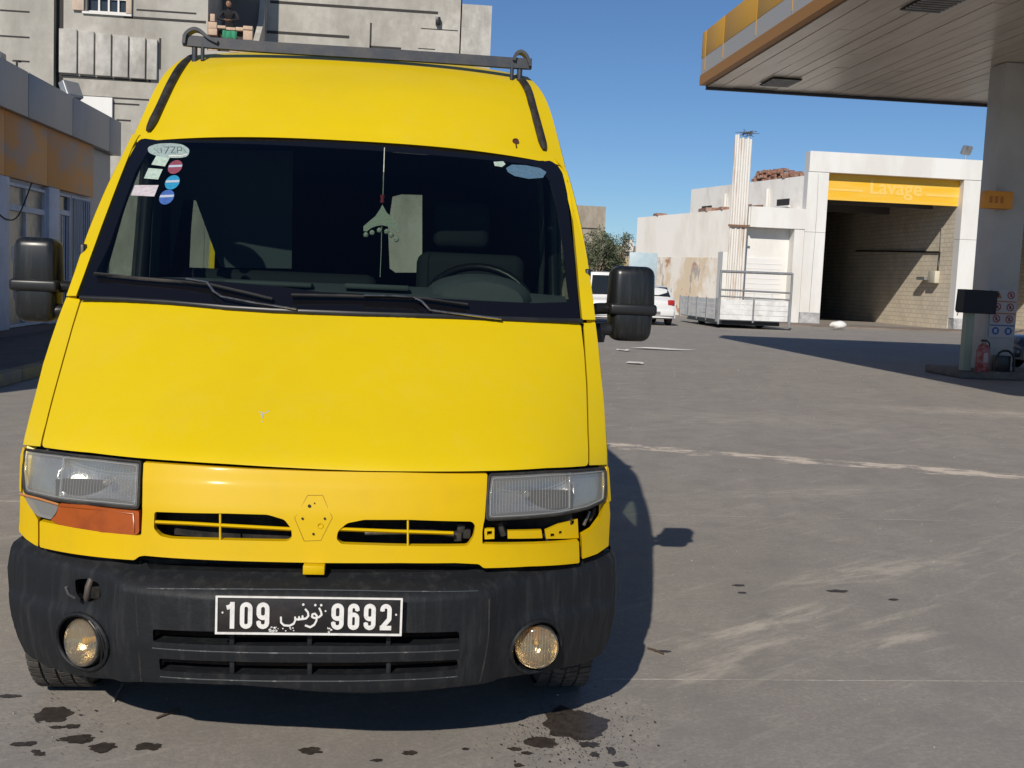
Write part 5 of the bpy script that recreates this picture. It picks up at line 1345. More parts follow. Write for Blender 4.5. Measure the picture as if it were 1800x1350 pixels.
# person leaning on the parapet
def person():
    c = (-5.219, 32.35, 9.156)
    fz = (-5.194, 32, 7.943)[2]
    hz = c[2]
    t = empty('person', (c[0], AY + .45, fz), 'person in dark clothes leaning over the block parapet of the balcony', 'person')
    V = {'pelvis': (0, .50, .92), 'waist': (0, .44, 1.08), 'chest': (0, .34, 1.30), 'neck': (0, .27, 1.46), 'nk2': (0, .24, 1.52),
         'shl': (-.19, .33, 1.40), 'ell': (-.30, .14, 1.12), 'wrl': (-.10, -.02, 1.06), 'shr': (.19, .33, 1.40), 'elr': (.32, .14, 1.12), 'wrr': (.12, -.02, 1.06),
         'hpl': (-.10, .51, .88), 'knl': (-.11, .48, .47), 'anl': (-.11, .55, .08), 'tol': (-.12, .42, .04), 'hpr': (.10, .51, .88), 'knr': (.11, .48, .47), 'anr': (.11, .55, .08), 'tor': (.12, .42, .04)}
    E_ = ['pelvis waist', 'waist chest', 'chest neck', 'neck nk2', 'chest shl', 'shl ell', 'ell wrl', 'chest shr', 'shr elr', 'elr wrr', 'pelvis hpl', 'hpl knl', 'knl anl', 'anl tol', 'pelvis hpr', 'hpr knr', 'knr anr', 'anr tor']
    Rr = {'pelvis': .14, 'waist': .125, 'chest': .15, 'neck': .06, 'nk2': .05, 'shl': .07, 'shr': .07, 'ell': .048, 'elr': .048, 'wrl': .034, 'wrr': .034, 'hpl': .095, 'hpr': .095, 'knl': .062, 'knr': .062, 'anl': .045, 'anr': .045, 'tol': .035, 'tor': .035}
    ks = list(V)
    k_ = (hz - fz - .0) / 1.62
    k_ = min(1.05, max(.9, k_))
    me = bpy.data.meshes.new('body')
    me.from_pydata([(c[0] + V[k][0], AY + .02 + V[k][1], fz + V[k][2] * k_) for k in ks], [tuple(ks.index(a) for a in e.split()) for e in E_], [])
    o = link('body', me, CLOTH, t)
    sm = o.modifiers.new('skin', 'SKIN'); o.modifiers.new('smooth', 'SUBSURF').levels = 1
    for i, k in enumerate(ks): me.skin_vertices[0].data[i].radius = (Rr[k], Rr[k] * .8)
    me.skin_vertices[0].data[0].use_root = True
    hc = Vector((c[0], AY + .02 + .20, fz + 1.64 * k_))
    bm = bmesh.new()
    bmesh.ops.create_uvsphere(bm, u_segments=16, v_segments=12, radius=.1, matrix=Matrix.Translation(hc) @ Matrix.Diagonal((.80, .95, 1.18, 1)))
    bmesh.ops.create_cone(bm, segments=8, radius1=.018, radius2=.006, depth=.04, cap_ends=True, matrix=Matrix.Translation(hc + Vector((0, -.10, -.01))) @ Matrix.Rotation(rad(70), 4, 'X'))
    for s in (-1, 1): bmesh.ops.create_uvsphere(bm, u_segments=8, v_segments=6, radius=.022, matrix=Matrix.Translation(hc + Vector((s * .08, 0, 0))) @ Matrix.Diagonal((.4, .8, 1.2, 1)))
    finish(bm, 'head', SKIN, t, smooth=True)
    bm = bmesh.new()
    bmesh.ops.create_uvsphere(bm, u_segments=16, v_segments=12, radius=.112, matrix=Matrix.Translation(hc + Vector((0, .018, .022))) @ Matrix.Diagonal((.84, .95, 1.15, 1)))
    bmesh.ops.delete(bm, geom=[v for v in bm.verts if v.co.y < hc.y - .03 and v.co.z < hc.z + .045], context='VERTS')
    finish(bm, 'hair', HAIR, t, smooth=True)
    for s in (-1, 1):
        for nm, dy, dz, r in (('eye', -.088, .012, .011),): 
            bm = bmesh.new(); bmesh.ops.create_uvsphere(bm, u_segments=8, v_segments=6, radius=r, matrix=Matrix.Translation(hc + Vector((s * .032, dy, dz)))); finish(bm, nm, HAIR, t, smooth=True)
    box('mouth', hc.x - .022, hc.x + .022, hc.y - .090, hc.y - .082, hc.z - .052, hc.z - .044, mat('lips', (.25, .09, .07), .6), t)
    for s, k in ((-1, 'wrl'), (1, 'wrr')):
        w = Vector((c[0] + V[k][0], AY + .02 + V[k][1], fz + V[k][2] * k_))
        bm = bmesh.new()
        bm_tube(bm, [w + Vector((0, .02, 0)), w + Vector((-s * .04, -.03, -.005)), w + Vector((-s * .08, -.05, -.015))], [.026, .036, .034], 8, True, .5)
        for j in range(4):
            a = w + Vector((-s * .08, -.05 + (j - 1.5) * .019, -.015)); L = (.062, .074, .070, .056)[j]
            bm_tube(bm, [a, a + Vector((-s * L * .55, -.01, -.004)), a + Vector((-s * L, -.012, -.028))], [.0095, .009, .007], 6)
        bm_tube(bm, [w + Vector((-s * .03, -.05, 0)), w + Vector((-s * .055, -.085, .004)), w + Vector((-s * .085, -.095, -.01))], [.011, .010, .008], 6)
        finish(bm, 'hand', SKIN, t, smooth=True)
person()
q = (-4.876, 33.2, 9.094)
cr = empty('folding_chair', (q[0], q[1], (-5.194, 32, 7.943)[2]), 'dim grey folding chair standing on the balcony right of the person', 'chair')
fz = (-5.194, 32, 7.943)[2]
box('seat', q[0] - .22, q[0] + .22, 33.0, 33.4, fz + .42, fz + .46, STEEL, cr)
box('backrest', q[0] - .22, q[0] + .22, 33.38, 33.42, fz + .6, fz + 1.0, mat('chair_cloth', (.12, .13, .15), .8), cr)
for sx_ in (-.2, .2):
    for yy in (33.02, 33.38): tube('leg', [(q[0] + sx_, yy, fz), (q[0] + sx_, yy, fz + (.46 if yy < 33.1 else 1.0))], .012, STEEL, cr, seg=6)

# ------------------------------------------------------------------ filling station canopy
H0 = 6.0
CX0, CX1, CY0, CY1 = 6.80, 26.0, 5.2, 21.95
can = empty('station_canopy', (12, 14, 0), 'filling station canopy with yellow fascia and boarded ceiling over the forecourt', 'canopy')
box('roof_core', CX0 + .12, CX1 - .1, CY0 + .12, CY1 - .05, H0 + .06, 7.0, GREYPAN, can)
edges_ = [CY0, 7.9, 10.6, 13.3, 16.0, 18.0, 20.2, 21.6, CY1]
for a, b in zip(edges_, edges_[1:]):
    box('fascia_panel', CX0 - .04, CX0 + .1, a + .006, b - .006, H0 + .60, 7.17, CANOPYY, can, bev=.004)
    box('grey_stripe', CX0 - .035, CX0 + .1, a + .004, b - .004, H0 + .24, H0 + .597, CANGREY, can)
box('lower_trim', CX0 - .05, CX0 + .1, CY0, CY1, H0 + .02, H0 + .236, mat('ochre_trim', (.36, .16, .03), .5), can)
for y0 in edges_[1:-1]: box('fascia_clip', CX0 - .050, CX0 - .042, y0 - .012, y0 + .012, H0 + .3, 7.15, CANOPYY, can)
box('fascia_front', CX0, CX1, CY0 - .1, CY0 + .1, H0 + .02, 7.17, CANOPYY, can)
box('fascia_back', CX0 + .11, CX1, CY1 - .02, CY1 + .05, H0 - .06, 7.10, mat('dark_back_trim', (.05, .055, .07), .5), can)
bw = .30
nb_ = int((CX1 - .12 - CX0 - .12) / bw)
bmd = None
for k in range(nb_):
    x0 = CX0 + .12 + k * bw
    if k < 40:
        js = [CY0 + .12, CY0 + 6 + 2.3 * (k % 3), CY1 - .4 - 1.3 * ((k * 7) % 4), CY1 - .05]
        for a, b in zip(js, js[1:]):
            dz = rng.uniform(-.006, .006)
            o = box('ceiling_board', x0 + .008, x0 + bw - .008, a + .006, b - .006, H0 + dz, H0 + .05, CEIL, can)
    else: break
box('ceiling_back', CX0 + .12 + 40 * bw, CX1 - .1, CY0 + .12, CY1 - .05, H0, H0 + .05, CEIL, can)
for (cx, cy) in (((8.22, 20.757, 6)[0], (8.22, 20.757, 6)[1]), ((8.196, 13.727, 6)[0], (8.196, 13.727, 6)[1])):
    g = box('light_grille', cx - .32, cx + .32, cy - .45, cy + .45, H0 - .03, H0 - .012, VOID, can)
    for j in range(7): box('grille_slat', cx - .31, cx + .31, cy - .42 + .13 * j, cy - .38 + .13 * j, H0 - .05, H0 - .032, STEEL, g)
PX0, PX1 = 11.46, 12.08
pil = box('pillar', PX0, PX1, 17.4, 18.0, 0.16, H0 - .012, PILLAR, can, bev=.012)
box('pillar', PX0 + 9, PX1 + 9, 17.4, 18.0, 0.16, H0 - .012, PILLAR, can, bev=.012)
isl = box('pump_island', 10.85, 20.5, 17.0, 18.5, 0, .16, mat('island_concrete', (.20, .17, .15), .85, dirt=(.12, .09, .07), dirt_scale=4, dirt_amt=.7), None, bev=.03)
props(isl, 'low concrete pump island under the canopy pillar', 'island')
ob = (11.127, 11.676, 3.231, 3.556)
bs_ = box('lamp_sign', ob[0], ob[1], 17.15, 17.36, ob[2], ob[3], mat('orange_sign_box', (.75, .30, .03), .5, dirt=(.6, .22, .03), dirt_scale=3, dirt_amt=.5), None, bev=.01)
props(bs_, 'orange box sign fixed high on the canopy pillar', 'sign')
for k in range(3): box('lettering', ob[0] + .08 + .11 * k, ob[0] + .14 + .11 * k, 17.144, 17.149, ob[2] + .10, ob[3] - .10, mat('deep_orange', (.45, .15, .02), .5), bs_)
# safety sign board with its pictograms
sb = (11.533, 12.053, 0.795, 1.718)
board = box('safety_sign', sb[0], sb[1], 17.372, 17.392, sb[2], sb[3], mat('sign_board_white', (.42, .41, .42), .6), None)
props(board, 'weathered safety notice with red and blue pictograms on the pillar', 'sign')
PRED = mat('sign_red', (.32, .05, .05), .6); PBLU = mat('sign_blue', (.05, .10, .30), .6); PORA = mat('sign_orange', (.40, .14, .04), .6); PBLK = mat('sign_black', (.03, .03, .03), .6)
cw = (sb[1] - sb[0]) / 2; chh = (sb[3] - sb[2]) / 4
for r_ in range(4):
    for c_ in range(2):
        cx, cz = sb[0] + cw * (c_ + .5), sb[3] - chh * (r_ + .46)
        y1 = 17.370
        if r_ == 3: lathe('blue_pictogram', [(0, .002), (.075, .002), (.075, 0)], (cx, y1, cz), (0, -1, 0), PBLU, board, 20); box('pictogram_mark', cx - .028, cx + .028, y1 - .005, y1 - .0025, cz - .035, cz + .035, mat('sign_pale', (.4, .42, .5), .6), board)
        elif r_ == 0 and c_ == 0:
            prism('warning_triangle', [(cx - .08, cz - .065), (cx + .08, cz - .065), (cx, cz + .075)], 'y', y1 - .003, y1, PORA, board)
            prism('pictogram_mark', [(cx - .012, cz - .045), (cx + .012, cz - .045), (cx + .02, cz + .02), (cx, cz + .04), (cx - .02, cz + .02)], 'y', y1 - .005, y1 - .0032, PBLK, board)
        else:
            lathe('red_ring', [(.055, 0), (.055, .003), (.076, .003), (.076, 0)], (cx, y1, cz), (0, -1, 0), PRED, board, 20)
            prism('red_bar', [(cx - .05, cz + .038), (cx - .038, cz + .05), (cx + .05, cz - .038), (cx + .038, cz - .05)], 'y', y1 - .0045, y1 - .0032, PRED, board)
            box('pictogram_mark', cx - .018, cx + .018, y1 - .0028, y1 - .0005, cz - .03, cz + .03, PBLK, board)
for r_ in range(1, 4): box('row_strip', sb[0] + .01, sb[1] - .01, 17.3705, 17.3715, sb[3] - chh * r_ - .012, sb[3] - chh * r_ + .012, PORA if r_ < 3 else PBLU, board)
# payment display on its post, fire extinguisher, hose hoop
dq = (10.7, 11.355, 1.246, 1.678)
disp = empty('pump_display', (11.1, 16.95, .16), 'dark square display on a pale green post beside the pillar', 'display')
prism('display_box', [(dq[0], dq[2] + .05), (dq[0] + .03, dq[2]), (dq[1], dq[2] - .01), (dq[1] + .01, dq[3]), (dq[0] + .02, dq[3] + .01)], 'y', 16.85, 17.15, SCREENB, disp)
box('post', dq[0] + .14, dq[0] + .30, 16.95, 17.1, .16, dq[2] + .02, mat('pale_green_post', (.30, .33, .25), .7), disp)
eq = (11.006, 11.253, 0.261, 0.898)
ext = empty('fire_extinguisher', (eq[0], 16.95, .16), 'dusty red fire extinguisher standing on the pump island', 'extinguisher')
cx = (eq[0] + eq[1]) / 2; rr = (eq[1] - eq[0]) / 2
lathe('cylinder', [(0, 0), (rr * .9, 0), (rr, .03), (rr, .40), (rr * .75, .49), (rr * .3, .53), (rr * .28, .56), (0, .56)], (cx, 16.78, .16), (0, 0, 1), REDX, ext, 22)
box('valve', cx - .05, cx + .05, 16.75, 16.81, .725, .765, BLACK, ext, bev=.006)
tube('hose', smooth_path([(cx + .03, 16.78, .74), (cx + .10, 16.77, .70), (cx + .11, 16.77, .5), (cx + .09, 16.77, .38)]), .012, RUBBER, ext, seg=6)
box('label', cx - .05, cx + .03, 16.78 - rr - .003, 16.78 - rr + .006, .34, .52, mat('faded_label', (.4, .35, .33), .7), ext)
hp = empty('pump_hose_hoop', (11.6, 16.9, .16), 'black hose hoop over a dark bin at the foot of the pillar', 'hose')
tube('hoop', smooth_path([(11.47, 16.95, .17), (11.48, 16.95, .40), (11.58, 16.95, .54), (11.74, 16.95, .55), (11.84, 16.95, .42), (11.86, 16.95, .17)], 5), .022, BLACK, hp, seg=8)
box('bin', 11.56, 11.82, 17.0, 17.22, .16, .46, BLACK, hp, bev=.01)

# ------------------------------------------------------------------ vehicle builder for the parked cars
def car(name, label, paint, x, y, face, L=4.2, W=1.72, Hh=1.46, hatch=True, group=None, van_like=False, plate_=True):
    # built along +y: nose at y = 0, tail at y = L; then turned by face
    t = empty(name, (0, 0, 0), label, 'car', group)
    h = Hh
    if van_like: prof = [(0, .42), (0, .70), (.10, .92), (.55, 1.05), (1.05, h - .08), (1.3, h), (L - .25, h), (L - .05, h - .15), (L, .9), (L, .4)]; beltline = 1.12
    elif hatch: prof = [(0, .40), (.02, .62), (.25, .78), (1.05, .92), (1.75, h - .06), (2.2, h), (L - .75, h - .05), (L - .32, h - .42), (L - .05, .93), (L, .72), (L - .02, .38)]; beltline = .92
    def hwf(z): return W / 2 * (1 if z < beltline else 1 - .17 * (z - beltline) / max(.01, h - beltline))
    bm = bmesh.new()
    pr = [v[:2] for v in smooth_path([(a, b, 0) for a, b in prof], 3)]
    low = [(L, .30), (L - .5, .24), (.5, .24), (0, .30)]
    pr2 = [tuple(v) for v in pr] + low
    cols = (-1, -.93, -.75, -.3, .3, .75, .93, 1)
    rows_ = []
    for (yy, zz) in pr2:
        rows_.append([bm.verts.new((c * hwf(zz), yy + (.10 if yy < L / 2 else -.10) * abs(c) ** 5, zz - .035 * abs(c) ** 6 * (zz > .6))) for c in cols])
    for A, B in zip(rows_, rows_[1:] + rows_[:1]):
        for k in range(len(cols) - 1): bm.faces.new((A[k], A[k + 1], B[k + 1], B[k]))
    for sd in (0, -1): bm.faces.new([r[sd] for r in rows_])
    finish(bm, 'body', paint, t, smooth=True, angle=rad(45))
    def quad_on(name, ya, za, yb, zb, wf, m, out=.006):
        # a pane lying over the body between two profile points
        n = Vector((0, zb - za, -(yb - ya))).normalized()
        if n.y * ((ya + yb) / 2 - L / 2) < 0: n = -n
        bm = bmesh.new()
        vs = []
        for (yy, zz) in ((ya, za), (yb, zb)):
            for c in (-1, 1): vs.append(Vector((c * hwf(zz) * wf, yy, zz)) + n * out)
        A = [bm.verts.new(v) for v in (vs[0], vs[1], vs[3], vs[2])]; B = [bm.verts.new(v - n * .02) for v in (vs[0], vs[1], vs[3], vs[2])]
        bm.faces.new(A); bm.faces.new(B[::-1])
        for k in range(4): bm.faces.new((A[k], A[(k + 1) % 4], B[(k + 1) % 4], B[k]))
        return finish(bm, name, m, t)
    if hatch and not van_like:
        quad_on('windscreen', 1.10, .965, 1.72, h - .10, .86, CARG, .03)
        quad_on('rear_window', L - .72, h - .09, L - .34, h - .43, .84, CARG, .03)
        sidep = [(1.35, .96), (L - .85, .97), (L - .95, h - .16), (2.2, h - .12), (1.85, h - .17)]
    else:
        quad_on('windscreen', .60, 1.10, 1.02, h - .14, .86, CARG, .025)
        quad_on('rear_window', L - .02, h - .75, L - .04, h - .22, .80, CARG, .02)
        sidep = [(.95, 1.14), (L - .5, 1.14), (L - .5, h - .2), (1.3, h - .2)]
    for s in (-1, 1):
        n_ = [(s * (hwf(z) + .004), yy, z) for yy, z in sidep]
        bm = bmesh.new(); A = [bm.verts.new(v) for v in n_]; B = [bm.verts.new(Vector(v) - Vector((s * .02, 0, 0))) for v in n_]
        bm.faces.new(A); bm.faces.new(B[::-1])
        for k in range(len(A)): bm.faces.new((A[k], A[(k + 1) % len(A)], B[(k + 1) % len(A)], B[k]))
        finish(bm, 'side_window', CARG, t)
        box('headlight', s * W * .30 - .17, s * W * .30 + .17, -.012 + .04, .12, .62, .76, CLEARLENS, t, bev=.03)
        box('tail_light', s * (W / 2 - .20) - .13, s * (W / 2 - .20) + .17 * (s > 0) + .13 * (s < 0), L - .16, L - .005, .78, .98, REDL, t, bev=.03)
        for yy in (.78, L - .80):
            wh = lathe('wheel', [(.20, -.1), (.30, -.095), (.31, -.06), (.31, .06), (.30, .095), (.20, .1)], (s * (W / 2 - .11), yy, .31), (s, 0, 0), RUBBER, t, 28)
            lathe('rim', [(0, .07), (.05, .075), (.06, .05), (.15, .06), (.20, .095), (.205, .06)], (s * (W / 2 - .11), yy, .31), (s, 0, 0), STEEL, wh, 20)
        box('door_mirror', s * (W / 2 + .02), s * (W / 2 + .18), 1.30, 1.42, .95, 1.08, paint, t, bev=.03)
    box('bumper', -W * .46, W * .46, -.04, .14, .34, .54, paint if plate_ else BLACK, t, bev=.05)
    box('bumper', -W * .46, W * .46, L - .14, L + .04, .36, .62, paint, t, bev=.05)
    box('grille', -W * .26, W * .26, -.006, .05, .58, .70, BLACK, t, bev=.01)
    for yy, sgn in ((-.05, 1), (L + .045, -1)): box('number_plate', -.26, .26, yy - .006, yy + .006, .42, .53, PLATEB if sgn > 0 else mat('rear_plate', (.2, .2, .2), .5), t)
    t.rotation_euler.z = face
    t.location = (x, y, 0)
    return t
# white hatchback seen from behind: tail towards the camera
car('parked_car', 'white hatchback parked with its tail and red lamp beside the flatbed', CARW, 9.75 - .0, 42.6, math.pi, L=4.2, W=1.75, Hh=1.52)
car('parked_van', 'white van parked nose towards the camera, half hidden behind the yellow van', CARW, 7.85, 36.5, 0, L=4.6, W=1.75, Hh=1.93, van_like=True)
car('parked_car', 'dark car whose nose shows at the right edge beside the pump island', CARD, 13.05, 19.75, -math.pi / 2, L=4.3, W=1.76, Hh=1.46)

# ------------------------------------------------------------------ flatbed body
fb_ = empty('flatbed_body', (13.8, 41, 0), 'white dropside truck bed with raised tube headboard parked by the wall', 'truck bed')
q = (12.236, 15.02, 0.243, 1.131)
fx0, fx1, fz0, fz1 = q
L_ = 5.6
box('bed_floor', fx0, fx1, 38.5, 38.5 + L_, fz0 + .06, fz0 + .16, STEEL, fb_)
for k in range(3):
    a = fx0 + (fx1 - fx0) * k / 3; b = fx0 + (fx1 - fx0) * (k + 1) / 3
for r_ in range(4):
    zz0 = fz0 + .08 + (fz1 - fz0 - .1) * r_ / 4; zz1 = fz0 + .08 + (fz1 - fz0 - .1) * (r_ + 1) / 4
    box('tailboard_plank', fx0, fx1, 38.46, 38.50 + .004 * (r_ % 2), zz0 + .012, zz1, ALU, fb_)
    for sx in (fx0 - .03, fx1): 
        box('dropside_plank', sx, sx + .03, 38.5, 38.5 + L_, zz0 + .012, zz1, ALU, fb_)
for k in range(5): box('side_stake', fx0 - .06, fx0 - .031, 38.5 + L_ * k / 4 - .04, 38.5 + L_ * k / 4 + .04, fz0, fz1 + .02, STEEL, fb_)
for k in range(3): box('side_stake', fx0 + (fx1 - fx0) * k / 2 - .03, fx0 + (fx1 - fx0) * k / 2 + .03, 38.42, 38.458, fz0, fz1 + .02, STEEL, fb_)
hq = (12.241, 14.955, 2.144, 2.197)
ztop = hq[3]
for xx in (fx0 + .05, fx1 + .05): tube('headboard_post', [(xx, 38.44, .15), (xx, 38.44, ztop)], .045, STEEL, fb_, seg=8)
tube('headboard_rail', [(fx0 + .05, 38.44, ztop - .05), (fx1 + .05, 38.44, ztop - .03)], .05, STEEL, fb_, seg=8)
zm_ = (12.283, 38.5, 1.457)[2]
tube('headboard_rail', [(fx0 + .05, 38.44, zm_), (fx1 + .05, 38.44, zm_ - .02)], .035, STEEL, fb_, seg=8)
tube('headboard_rail', [(fx0 + .05, 38.44, fz1 + .08), (fx1 + .05, 38.44, fz1 + .04)], .03, STEEL, fb_, seg=8)
for k in range(1, 4): tube('headboard_stay', [(fx0 + (fx1 - fx0) * k / 4, 38.44, fz1), (fx0 + (fx1 - fx0) * k / 4, 38.44, zm_)], .02, ALU, fb_, seg=6)
for yy in (40.0, 42.8):
    for xx in (fx0 + .6, fx1 - .6): lathe('wheel', [(.1, -.12), (.23, -.12), (.26, -.08), (.26, .08), (.23, .12), (.1, .12)], (xx, yy, .26), (1, 0, 0), RUBBER, fb_, 24)
box('chassis_rail', fx0 + .25, fx1 - .25, 38.7, 43.9, .14, fz0 + .05, BLACK, fb_)

# ------------------------------------------------------------------ car wash
WY = 48.0
wash = empty('car_wash', (23, WY, 0), 'white car wash building with deep open bay under a yellow banner', 'building')
cxl, cxr = (18.93, 19.93), (26.54, 27.45)
p2 = (34.0, 34.9)
def wcol(a, b):
    for z0, z1 in ((.55, 4.30), (4.315, 7.09)): box('column', a, b, WY, WY + .55, z0, z1, WHITE, wash)
    box('column_base', a + .02, b + .0, WY - .02, WY + .55, 0, .545, mat('scuffed_base', (.33, .33, .34), .9, dirt=(.6, .6, .58), dirt_scale=2.5, dirt_amt=.9) if not bpy.data.materials.get('scuffed_base') else bpy.data.materials['scuffed_base'], wash)
for a, b in (cxl, cxr, p2): wcol(a, b)
box('beam', 18.95, 27.9, WY - .03, WY + .6, 7.105, 8.04, WHITE, wash)
box('beam', 27.905, 35, WY, WY + .6, 7.105, 7.95, WHITE, wash)
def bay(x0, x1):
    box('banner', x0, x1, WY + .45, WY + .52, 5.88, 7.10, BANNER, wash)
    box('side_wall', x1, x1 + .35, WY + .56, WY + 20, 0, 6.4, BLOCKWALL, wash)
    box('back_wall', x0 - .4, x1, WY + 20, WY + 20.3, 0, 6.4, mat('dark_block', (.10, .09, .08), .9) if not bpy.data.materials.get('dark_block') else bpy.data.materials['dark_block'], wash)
    box('roof_slab', x0 - .35, x1 + .35, WY + .61, WY + 20.3, 6.4, 6.7, mat('shade_dark_slab', (.12, .11, .10), .9) if not bpy.data.materials.get('shade_dark_slab') else bpy.data.materials['shade_dark_slab'], wash)  # roof and back wall coloured dark to deepen the shade in the bay
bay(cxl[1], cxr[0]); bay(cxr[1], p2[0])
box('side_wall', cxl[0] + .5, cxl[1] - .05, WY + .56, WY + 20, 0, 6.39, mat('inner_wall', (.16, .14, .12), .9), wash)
# paler stripes on the banner and faded letters
bz = WY + .446
tx = (22.092, 48.44, 6.216)
text_mesh('banner_lettering', 'Lavage', .98, BANTXT, wash, (tx[0], bz, tx[2] + .05), sx=1.0, bold=.014, depth=.004)
for a, b in (((20.158, 48.44, 6.358), (21.801, 48.44, 6.361)), ((24.924, 48.44, 6.331), (26.628, 48.44, 6.308))):
    box('banner_stripe', a[0], b[0], bz - .004, bz, a[2] - .04, a[2] + .06, BANTXT, wash)
# pipes and a box on the side wall, wash frame in the dark
def sw_(px_pts): return px_pts
P = [(26.5, 49.831, 4.932), (26.5, 49.811, 3.739), (26.5, 49.877, 2.709)]
tube('wall_pipe', [P[0], P[1]], .025, STEEL, wash, seg=6)
tube('wall_pipe', [(26.48, 60.01, 4.006), P[1], P[2]], .045, BLACK, wash, seg=6)
q = P[2]
box('wall_box', 26.25, 26.5, q[1] - .25, q[1] + .5, q[2] - .5, q[2] + .1, mat('cream_box', (.6, .56, .45), .6), wash, bev=.02)
box('wall_box', 26.1, 26.5, q[1] + .55, q[1] + 1.4, q[2] - .35, q[2] - .2, STEEL, wash)
box('roof_beam', cxl[1], cxr[0], WY + 3, WY + 3.3, 5.9, 6.39, bpy.data.materials['shade_dark_slab'], wash)
box('roof_beam', cxl[1], cxr[0], WY + 8, WY + 8.3, 5.9, 6.39, bpy.data.materials['shade_dark_slab'], wash)
box('hanging_lamp', 22.4, 22.9, WY + 8.4, WY + 8.6, 4.9, 5.88, FRW, wash)
# apron in front of the bays, a little darker and broken
ap = box('apron', 14, 40, 44.5, WY - .05, 0, .05, mat('wash_apron', (.26, .21, .17), .9, dirt=(.12, .09, .07), dirt_scale=1.5, dirt_amt=.8, stretch=(.3, 1.5, 1)), None)
props(ap, kind='structure')
bag = (18.225, 41.438, 0.05)
bm = bmesh.new()
bmesh.ops.create_icosphere(bm, subdivisions=3, radius=.32, matrix=Matrix.Translation((bag[0], bag[1], .2)) @ Matrix.Diagonal((1.1, .7, .55, 1)))
for v in bm.verts: v.co += Vector((1, 1, 1)) * .06 * noise.noise(v.co * 5); v.co.z = max(.05, v.co.z)
o = finish(bm, 'rubbish_bag', WHITE, None, smooth=True); props(o, 'crumpled white plastic bag lying before the open wash bay', 'bag')
# low porch with a closed white door left of the bay
porch = empty('wash_annex', (17.5, WY, 0), 'small white annex with boxed porch left of the wash bay', 'annex')
box('porch_box', 16.3, 18.93, WY - .02, WY + 1.2, 4.42, 5.36, WHITE, porch)
box('porch_box_side', 15.7, 16.29, WY + .05, WY + 1.2, 4.50, 5.33, WHITE, porch)
box('back_wall', 15.6, 18.93, WY + .7, WY + .9, 0, 4.41, WHITE, porch)
box('side_pier', 18.45, 18.92, WY + .02, WY + .695, 0, 4.41, WHITE, porch)
box('shutter_door', 16.2, 18.2, WY + .66, WY + .695, .0, 3.0, mat('white_shutter', (.76, .75, .73), .6), porch)
for k in range(12): box('shutter_rib', 16.25, 18.15, WY + .645, WY + .658, .15 + k * .235, .17 + k * .235, WHITE, porch)
box('low_pier', 15.0, 15.9, WY - .3, WY + .5, 0, 3.2, WHITE, porch)
# bundle of rusty white pipes
pq = [(15.603, 47.6, 8.462), (15.594, 47.6, 3.1)]
bun = empty('flue_pipe', (pq[0][0], 47.6, 0), 'tall bundle of rust-streaked white pipes rising in front of the wall', 'pipes')
xt = pq[0][0]
for k in range(7):
    xx = xt - .36 + .118 * k
    tube('pipe', [(xx, 47.55 + .04 * (k % 2), 0), (xx, 47.55 + .04 * (k % 2), pq[0][2] + rng.uniform(-.12, .1))], .062, RUSTW, bun, seg=10)
for z in (4.4,): box('pipe_strap', xt - .52, xt + .48, 47.40, 47.43, z - .05, z + .05, mat('rusty_strap', (.22, .12, .07), .8) if not bpy.data.materials.get('rusty_strap') else bpy.data.materials['rusty_strap'], bun)
bm = bmesh.new()
for k in range(40):
    a = Vector((xt + rng.uniform(-.1, .35), 47.55 + rng.uniform(-.15, .15), pq[0][2] + rng.uniform(.0, .22)))
    b = a + Vector((rng.uniform(-.35, .45), rng.uniform(-.2, .2), rng.uniform(-.08, .14)))
    bm_tube(bm, [a, b], .012, 4)
o = finish(bm, 'birds_nest', mat('nest_twigs', (.10, .085, .07), .9), None); props(o, "untidy bird's nest of twigs on top of the pipe bundle", 'nest')

# ------------------------------------------------------------------ long whitewashed wall, oblique, and the house over it
A0 = Vector((16.9, 51.5)); B0 = Vector((13.128, 58.3, 4.652)[:2])
def oblique(name, A, B, z0, z1, t, m, parent, zB=None):
    d = (B - A).normalized(); n = Vector((d.y, -d.x)) * t
    if n.x < 0: n = -n
    bm = bmesh.new()
    zB = z1 if zB is None else zB
    pts = [(A, z0, z1), (B, z0, zB), (B + n, z0, zB), (A + n, z0, z1)]
    lo_ = [bm.verts.new((p.x, p.y, a)) for p, a, b in pts]; hi_ = [bm.verts.new((p.x, p.y, b)) for p, a, b in pts]
    bm.faces.new(lo_[::-1]); bm.faces.new(hi_)
    for k in range(4): bm.faces.new((lo_[k], lo_[(k + 1) % 4], hi_[(k + 1) % 4], hi_[k]))
    return finish(bm, name, m, parent)
yard = empty('yard_wall', (15, 56, 0), 'long whitewashed yard wall peeling to brick along its foot', 'wall')
oblique('upper_face', A0, B0, 3.05, 5.5, .3, OLDWHITE, yard, 5.2)
n0 = Vector((-.012, 0))
oblique('peeling_foot', A0 + Vector((-.02, 0)), B0 + Vector((-.02, 0)), 0, 3.05, .32, PEEL, yard)
oblique('return_face', B0, B0 + Vector((6, 6)), 0, 5.15, .3, OLDWHITE, yard)
d_ = (B0 - A0).normalized()
for k, (f, w, h_) in enumerate(((.78, .9, .14), (.30, 1.5, .20), (.16, .6, .16))):
    c = A0.lerp(B0, f)
    o = box('roof_tiles', c.x - .1, c.x + w * .5, c.y, c.y + w, 5.5 - .3 * f, 5.5 - .3 * f + h_, BRICKR, None)
    props(o, ('short red tile pile on the left end of the yard wall', 'longest red tile pile on the yard wall below the tall house', 'dark brick stub near the middle of the yard wall top')[k], 'tiles')
house = empty('white_house', (19, 60, 0), 'taller weathered white house wall rising between the yard wall and the car wash', 'house')
C0 = Vector((18.96, 48.62)); D0 = Vector((16.248, 59, 6.727)[:2])
